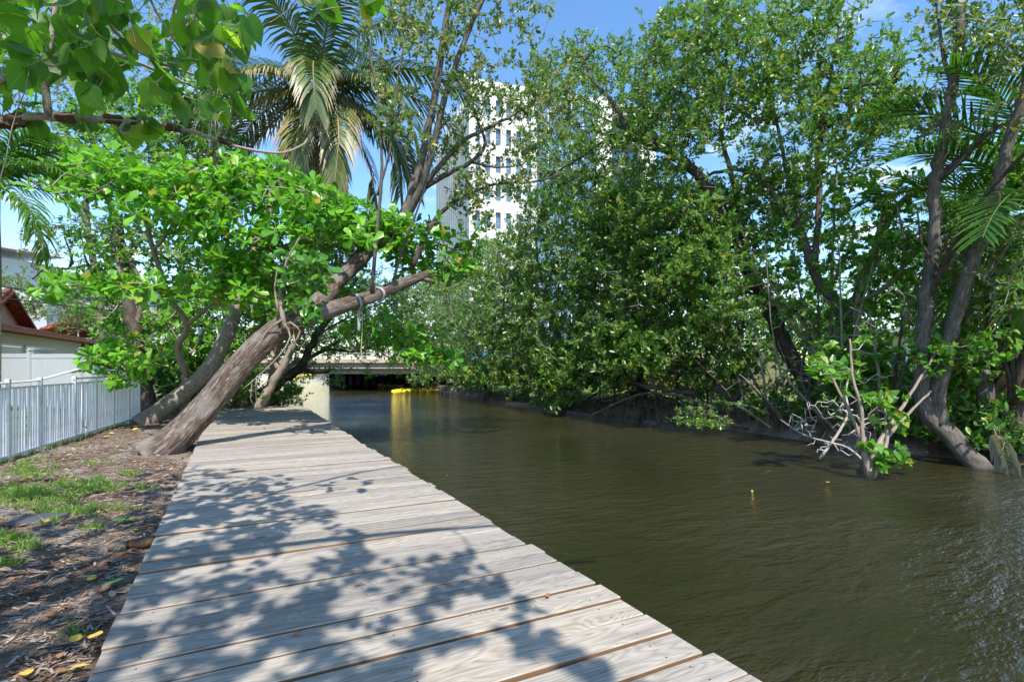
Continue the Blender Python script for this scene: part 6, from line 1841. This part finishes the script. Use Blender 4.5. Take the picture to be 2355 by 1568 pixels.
# crown above and behind the frame, which throws the dappled shade on the boards
n_out = 2600
sh = np.stack([rng.uniform(-4.2, 2.1, n_out), rng.uniform(1.0, 9.2, n_out)], 1)             # where the shade lies
keep = (sh[:, 0] < np.interp(sh[:, 1], [1, 3.6, 4.6, 6.2, 8.2, 9.2], [1.75, 1.6, 1.0, 0.75, 0.3, -0.6]))
sh = sh[keep]
cl = rng.random(len(sh))
hz = rng.uniform(4.6, 7.0, len(sh))
oc = np.stack([sh[:, 0] + hz * SUNV[0] / SUNV[2], sh[:, 1] + hz * SUNV[1] / SUNV[2], hz], 1)
fwd_ = oc @ FWD
lim = CAMH + np.maximum(fwd_, 0.2) * (HYV + 60) / FV
oc[:, 2] = oc[:, 2]
okm = oc[:, 2] > lim + 0.15
oc = oc[okm]
# drop whole clumps so that the shade breaks up
cell = (np.floor(oc[:, 0] / 0.45) * 73 + np.floor(oc[:, 1] / 0.45) * 19) % 11
oc = oc[cell > 1.5]
thin = (oc[:, 0] < 0.9) & (oc[:, 1] > 2.2)                      # the leaves in view already shade what lies below them
oc = oc[~thin | (rng.random(len(oc)) < 0.3)]
e, d = ov.grow(np.vstack([tips, oc]), 0.14, 0.0020, 0.05, 'twig', expo=0.36, sides=4)
is_view = e[:, 2] < CAMH + np.maximum((e - CAM) @ FWD, 0.1) * (HYV + 40) / FV
is_view &= (((e - CAM) @ FWD) > 1.5)
hm = [single_leaf_mesh('heart_leaf', H_T, M['overhang_o'], c) for c in (0.03, 0.10, 0.18, 0.26)]
ev, dv = e[is_view], d[is_view]
fr = leaf_frames(ev, norm(dv * 0.6 - UP * 0.5), 2, 0.13, 0.12, 0.7, 0.75, -0.55, 0.25, 0.28)
idx = np.argsort((fr[0] - CAM) @ FWD)
for k in idx[:300]:
    place_leaf(hm[k % 4], fr[0][k], fr[1][k], fr[2][k], fr[3][k], ov.root)
eo, do = e[~is_view], d[~is_view]
fo_ = leaf_frames(eo, norm(do * 0.6 - UP * 0.3), 7, 0.105, 0.35, 0.6, 0.85, -0.35, 0.7, 0.28)
if len(idx) > 300:
    fo_ = tuple(np.concatenate([a, b_[idx[300:]]]) for a, b_ in zip(fo_, fr))
leaf_mesh('crown', fo_, T_HEART, M['overhang'], ov.root)

# ================================================================== GROUND COVER
# mulch chips, leaf litter and grass tufts on the soil left of the boardwalk
N = 42000
yy = 2.0 + 15 * rng.random(N) ** 1.7
xx = -0.62 - (0.05 + 3.6 * rng.random(N) ** 1.2)
zz_ = land_height(xx, yy) + 0.004 + 0.012 * rng.random(N)
a = rng.random(N) * 2 * PI
d = norm(np.stack([np.cos(a), np.sin(a), rng.normal(size=N) * 0.12], 1))
nr = np.tile(UP, (N, 1)) + rng.normal(size=(N, 3)) * 0.25
nr = norm(nr - d * (nr * d).sum(1, keepdims=True))
T_CHIP = (np.array([(-.5, -.09, 0), (.5, -.06, 0), (.48, .1, 0.03), (-.5, .08, 0.02)]), [(0, 1, 2, 3)])
leaf_mesh('mulch', (np.stack([xx, yy, zz_], 1), d, nr, 0.018 + 0.075 * rng.random(N) ** 2), T_CHIP, M['chips'], None)
mu = bpy.data.objects['mulch']; tag(mu, 'shredded bark mulch scattered on the soil beside the boardwalk', 'mulch', kind='stuff')
N = 1100
yy = 2.2 + 16 * rng.random(N) ** 1.3
xx = -0.66 - 2.9 * rng.random(N) ** 1.1
zz_ = land_height(xx, yy) + 0.015 + 0.012 * rng.random(N)
a = rng.random(N) * 2 * PI
d = norm(np.stack([np.cos(a), np.sin(a), rng.normal(size=N) * 0.15], 1))
nr = np.tile(UP, (N, 1)) + rng.normal(size=(N, 3)) * 0.3
nr = norm(nr - d * (nr * d).sum(1, keepdims=True))
ll = leaf_mesh('leaf_litter', (np.stack([xx, yy, zz_], 1), d, nr, rng.uniform(0.04, 0.10, N)), T_OVAL, M['litter'], None)
tag(ll, 'dry brown leaf litter strewn over the soil', 'leaf litter', kind='stuff')
# on the far bank too
N = 2600
yy = 3 + 24 * rng.random(N); xx = 13.0 + 3.2 * rng.random(N)
zz_ = land_height(xx, yy) + 0.02
a = rng.random(N) * 2 * PI
d = norm(np.stack([np.cos(a), np.sin(a), rng.normal(size=N) * 0.15], 1)); nr = np.tile(UP, (N, 1)) + rng.normal(size=(N, 3)) * 0.3
nr = norm(nr - d * (nr * d).sum(1, keepdims=True))
l2 = leaf_mesh('leaf_litter', (np.stack([xx, yy, zz_], 1), d, nr, rng.uniform(0.05, 0.12, N)), T_OVAL, M['litter'], None)
tag(l2, 'dry leaf litter under the trees of the far bank', 'leaf litter', kind='stuff')

gp_, gd_ = [], []
patches = [(60, 1082, 60, 14, 60), (150, 1118, 90, 14, 60), (40, 1140, 60, 18, 80), (100, 1150, 60, 14, 60), (240, 1118, 50, 8, 26), (300, 1092, 22, 4, 10), (190, 1180, 40, 8, 24), (130, 1175, 30, 6, 14), (20, 1240, 40, 8, 24), (60, 1260, 40, 6, 12), (20, 1300, 30, 5, 8),
           (215, 1215, 26, 4, 8), (320, 1125, 26, 4, 8), (200, 1070, 20, 3, 6), (250, 1060, 12, 2, 4), (90, 1060, 26, 3, 8), (270, 1170, 30, 4, 8), (120, 1205, 12, 3, 4), (180, 1455, 6, 3, 2), (290, 1355, 10, 4, 2)]
for cx_, cy_, sx_, sy_, nn_ in patches:
    for k in range(nn_):
        q = VG(cx_ + random.gauss(0, sx_ * 0.6), cy_ + random.gauss(0, sy_ * 0.7))
        if q[0] > -0.68: continue
        for b_ in range(9):
            gp_.append((q[0] + random.gauss(0, 0.035), q[1] + random.gauss(0, 0.035), float(land_height(np.array(q[0]), np.array(q[1])))))
            gd_.append((random.gauss(0, 0.7), random.gauss(0, 0.7), 0.75))
for k in range(120):      # weeds along the fence foot
    s_ = random.uniform(0, flen)
    q = fpt(s_, random.gauss(0.02, 0.05), -0.08)
    for b_ in range(7):
        gp_.append((q[0] + random.gauss(0, 0.02), q[1] + random.gauss(0, 0.02), -0.08)); gd_.append((random.gauss(0, 0.5), random.gauss(0, 0.5), 1))
gp_ = np.array(gp_); gd_ = norm(np.array(gd_))
nr = norm(np.cross(gd_, rng.normal(size=gd_.shape)))
T_GR = (np.array([(0, -.05, 0), (0.55, -.045, .03), (1, 0, -.10), (.55, .045, .03), (0, .05, 0)]), [(0, 1, 2, 3, 4)])
gg = leaf_mesh('grass', (gp_, gd_, nr, rng.uniform(0.05, 0.12, len(gp_))), T_GR, M['grass'], None)
tag(gg, 'sparse green grass tufts on the mulched soil', 'grass', kind='stuff')

# single fallen leaves
M['leaf_yellow'] = mat_plain('fallen_yellow_leaf', (0.55, 0.38, 0.05), 0.55, 0.3, 0.3, 14)
M['leaf_rust'] = mat_plain('fallen_rust_leaf', (0.30, 0.12, 0.045), 0.6, 0.25, 0.35, 14)
M['leaf_fresh'] = mat_plain('fallen_green_leaf', (0.07, 0.30, 0.04), 0.45, 0.4, 0.2, 10)


def fallen(px, py, size, mat, shape, label, group, z=None, cat='leaf'):
    q = VG(px, py, -0.06 if z is None else z)
    me_ = single_leaf_mesh('fallen_leaf', shape, M[mat], random.uniform(-0.25, 0.25))
    o = bpy.data.objects.new('fallen_leaf', me_)
    COL.objects.link(o)
    o.location = q + UP * 0.02
    o.rotation_euler = (random.uniform(-0.25, 0.25), random.uniform(-0.2, 0.2), random.uniform(0, 6.28))
    o.scale = (size, size, size)
    tag(o, label, cat, group)


fallen(296, 1198, 0.17, 'leaf_fresh', H_T, 'large fresh green leaf lying on the mulch', None)
fallen(245, 1350, 0.12, 'leaf_fresh', H_T, 'smaller pale green leaf fallen on the mulch by the boardwalk edge', None)
for px, py in ((205, 1340), (165, 1483), (205, 1470), (155, 1548), (105, 1378), (308, 1352), (310, 1222), (60, 1560)):
    fallen(px, py, 0.09, 'leaf_yellow', F_T, 'yellow fallen leaf on the mulch', 'yellow leaves on the mulch')
for px, py in ((55, 1318), (185, 1322), (225, 1310), (85, 1330), (270, 1425), (250, 1478), (175, 1395), (285, 1275), (265, 1290), (95, 1345)):
    fallen(px, py, 0.10, 'leaf_rust', F_T, 'rust brown curled leaf on the mulch', 'rust brown leaves on the mulch')
for px, py in ((275, 985), (248, 1004), (330, 962), (200, 1018), (305, 990)):
    fallen(px, py, 0.13, 'leaf_yellow', F_T, 'yellow fallen leaf between the fence and the leaning trunk', 'yellow leaves near the fence')
for px, py in ((545, 962), (620, 957), (690, 973), (560, 978), (610, 985), (720, 990), (650, 948), (520, 1003)):
    fallen(px, py, 0.10, 'leaf_rust' if px % 20 else 'leaf_yellow', F_T, 'dry leaf fallen on the shaded far boards', 'dry leaves on the far boards', 0.006)
for px, py in ((1260, 1370), (1030, 1095), (760, 1120), (575, 1225), (690, 1460)):
    fallen(px, py, 0.045, 'leaf_rust', F_T, 'small dry leaf scrap on the sunlit boards', 'leaf scraps on the near boards', 0.006)
for px, py in ((1770, 1085), (1900, 1110), (1730, 1130)):
    fallen(px, py, 0.06, 'leaf_yellow', F_T, 'yellow leaf floating on the creek', 'yellow leaves afloat', WATER_Z - 0.012)
co_ = VG(328, 1256, -0.06)
cn_ = thing('fallen_coconut', 'brown husked coconut on the soil against the boardwalk edge', 'coconut', co_)
nut = MB().tube([co_ + np.array([-.11, 0, .03]), co_ + np.array([-.08, 0, .03]), co_ + np.array([0, 0, .03]), co_ + np.array([.07, 0, .03]), co_ + np.array([.10, 0, .03])], [0.012, 0.04, 0.048, 0.035, 0.010], 14, True, 0.05)
nut.build('husk', M['fibre'], cn_, smooth=True)
MB().tube([co_ + np.array([-.115, 0, .03]), co_ + np.array([-.10, 0, .03])], [0.03, 0.04], 8, True, 0.2).build('stalk_cap', M['fibre'], cn_)
sp_ = VG(88, 1195, -0.075)
tag(MB().add([sp_ + np.array(q_) for q_ in ((-.22, -.12, 0), (.2, -.16, 0), (.24, .1, 0), (.02, .18, 0), (-.2, .12, 0), (-.21, -.11, .03), (.19, -.15, .035), (.23, .09, .03), (.02, .17, .025), (-.19, .11, .03))],
             [(5, 6, 7, 8, 9), (0, 1, 6, 5), (1, 2, 7, 6), (2, 3, 8, 7), (3, 4, 9, 8), (4, 0, 5, 9), (4, 3, 2, 1, 0)]).build('stepping_stone', M['slate'], None), 'flat dark slate stepping stone half sunk in the soil', 'stone')
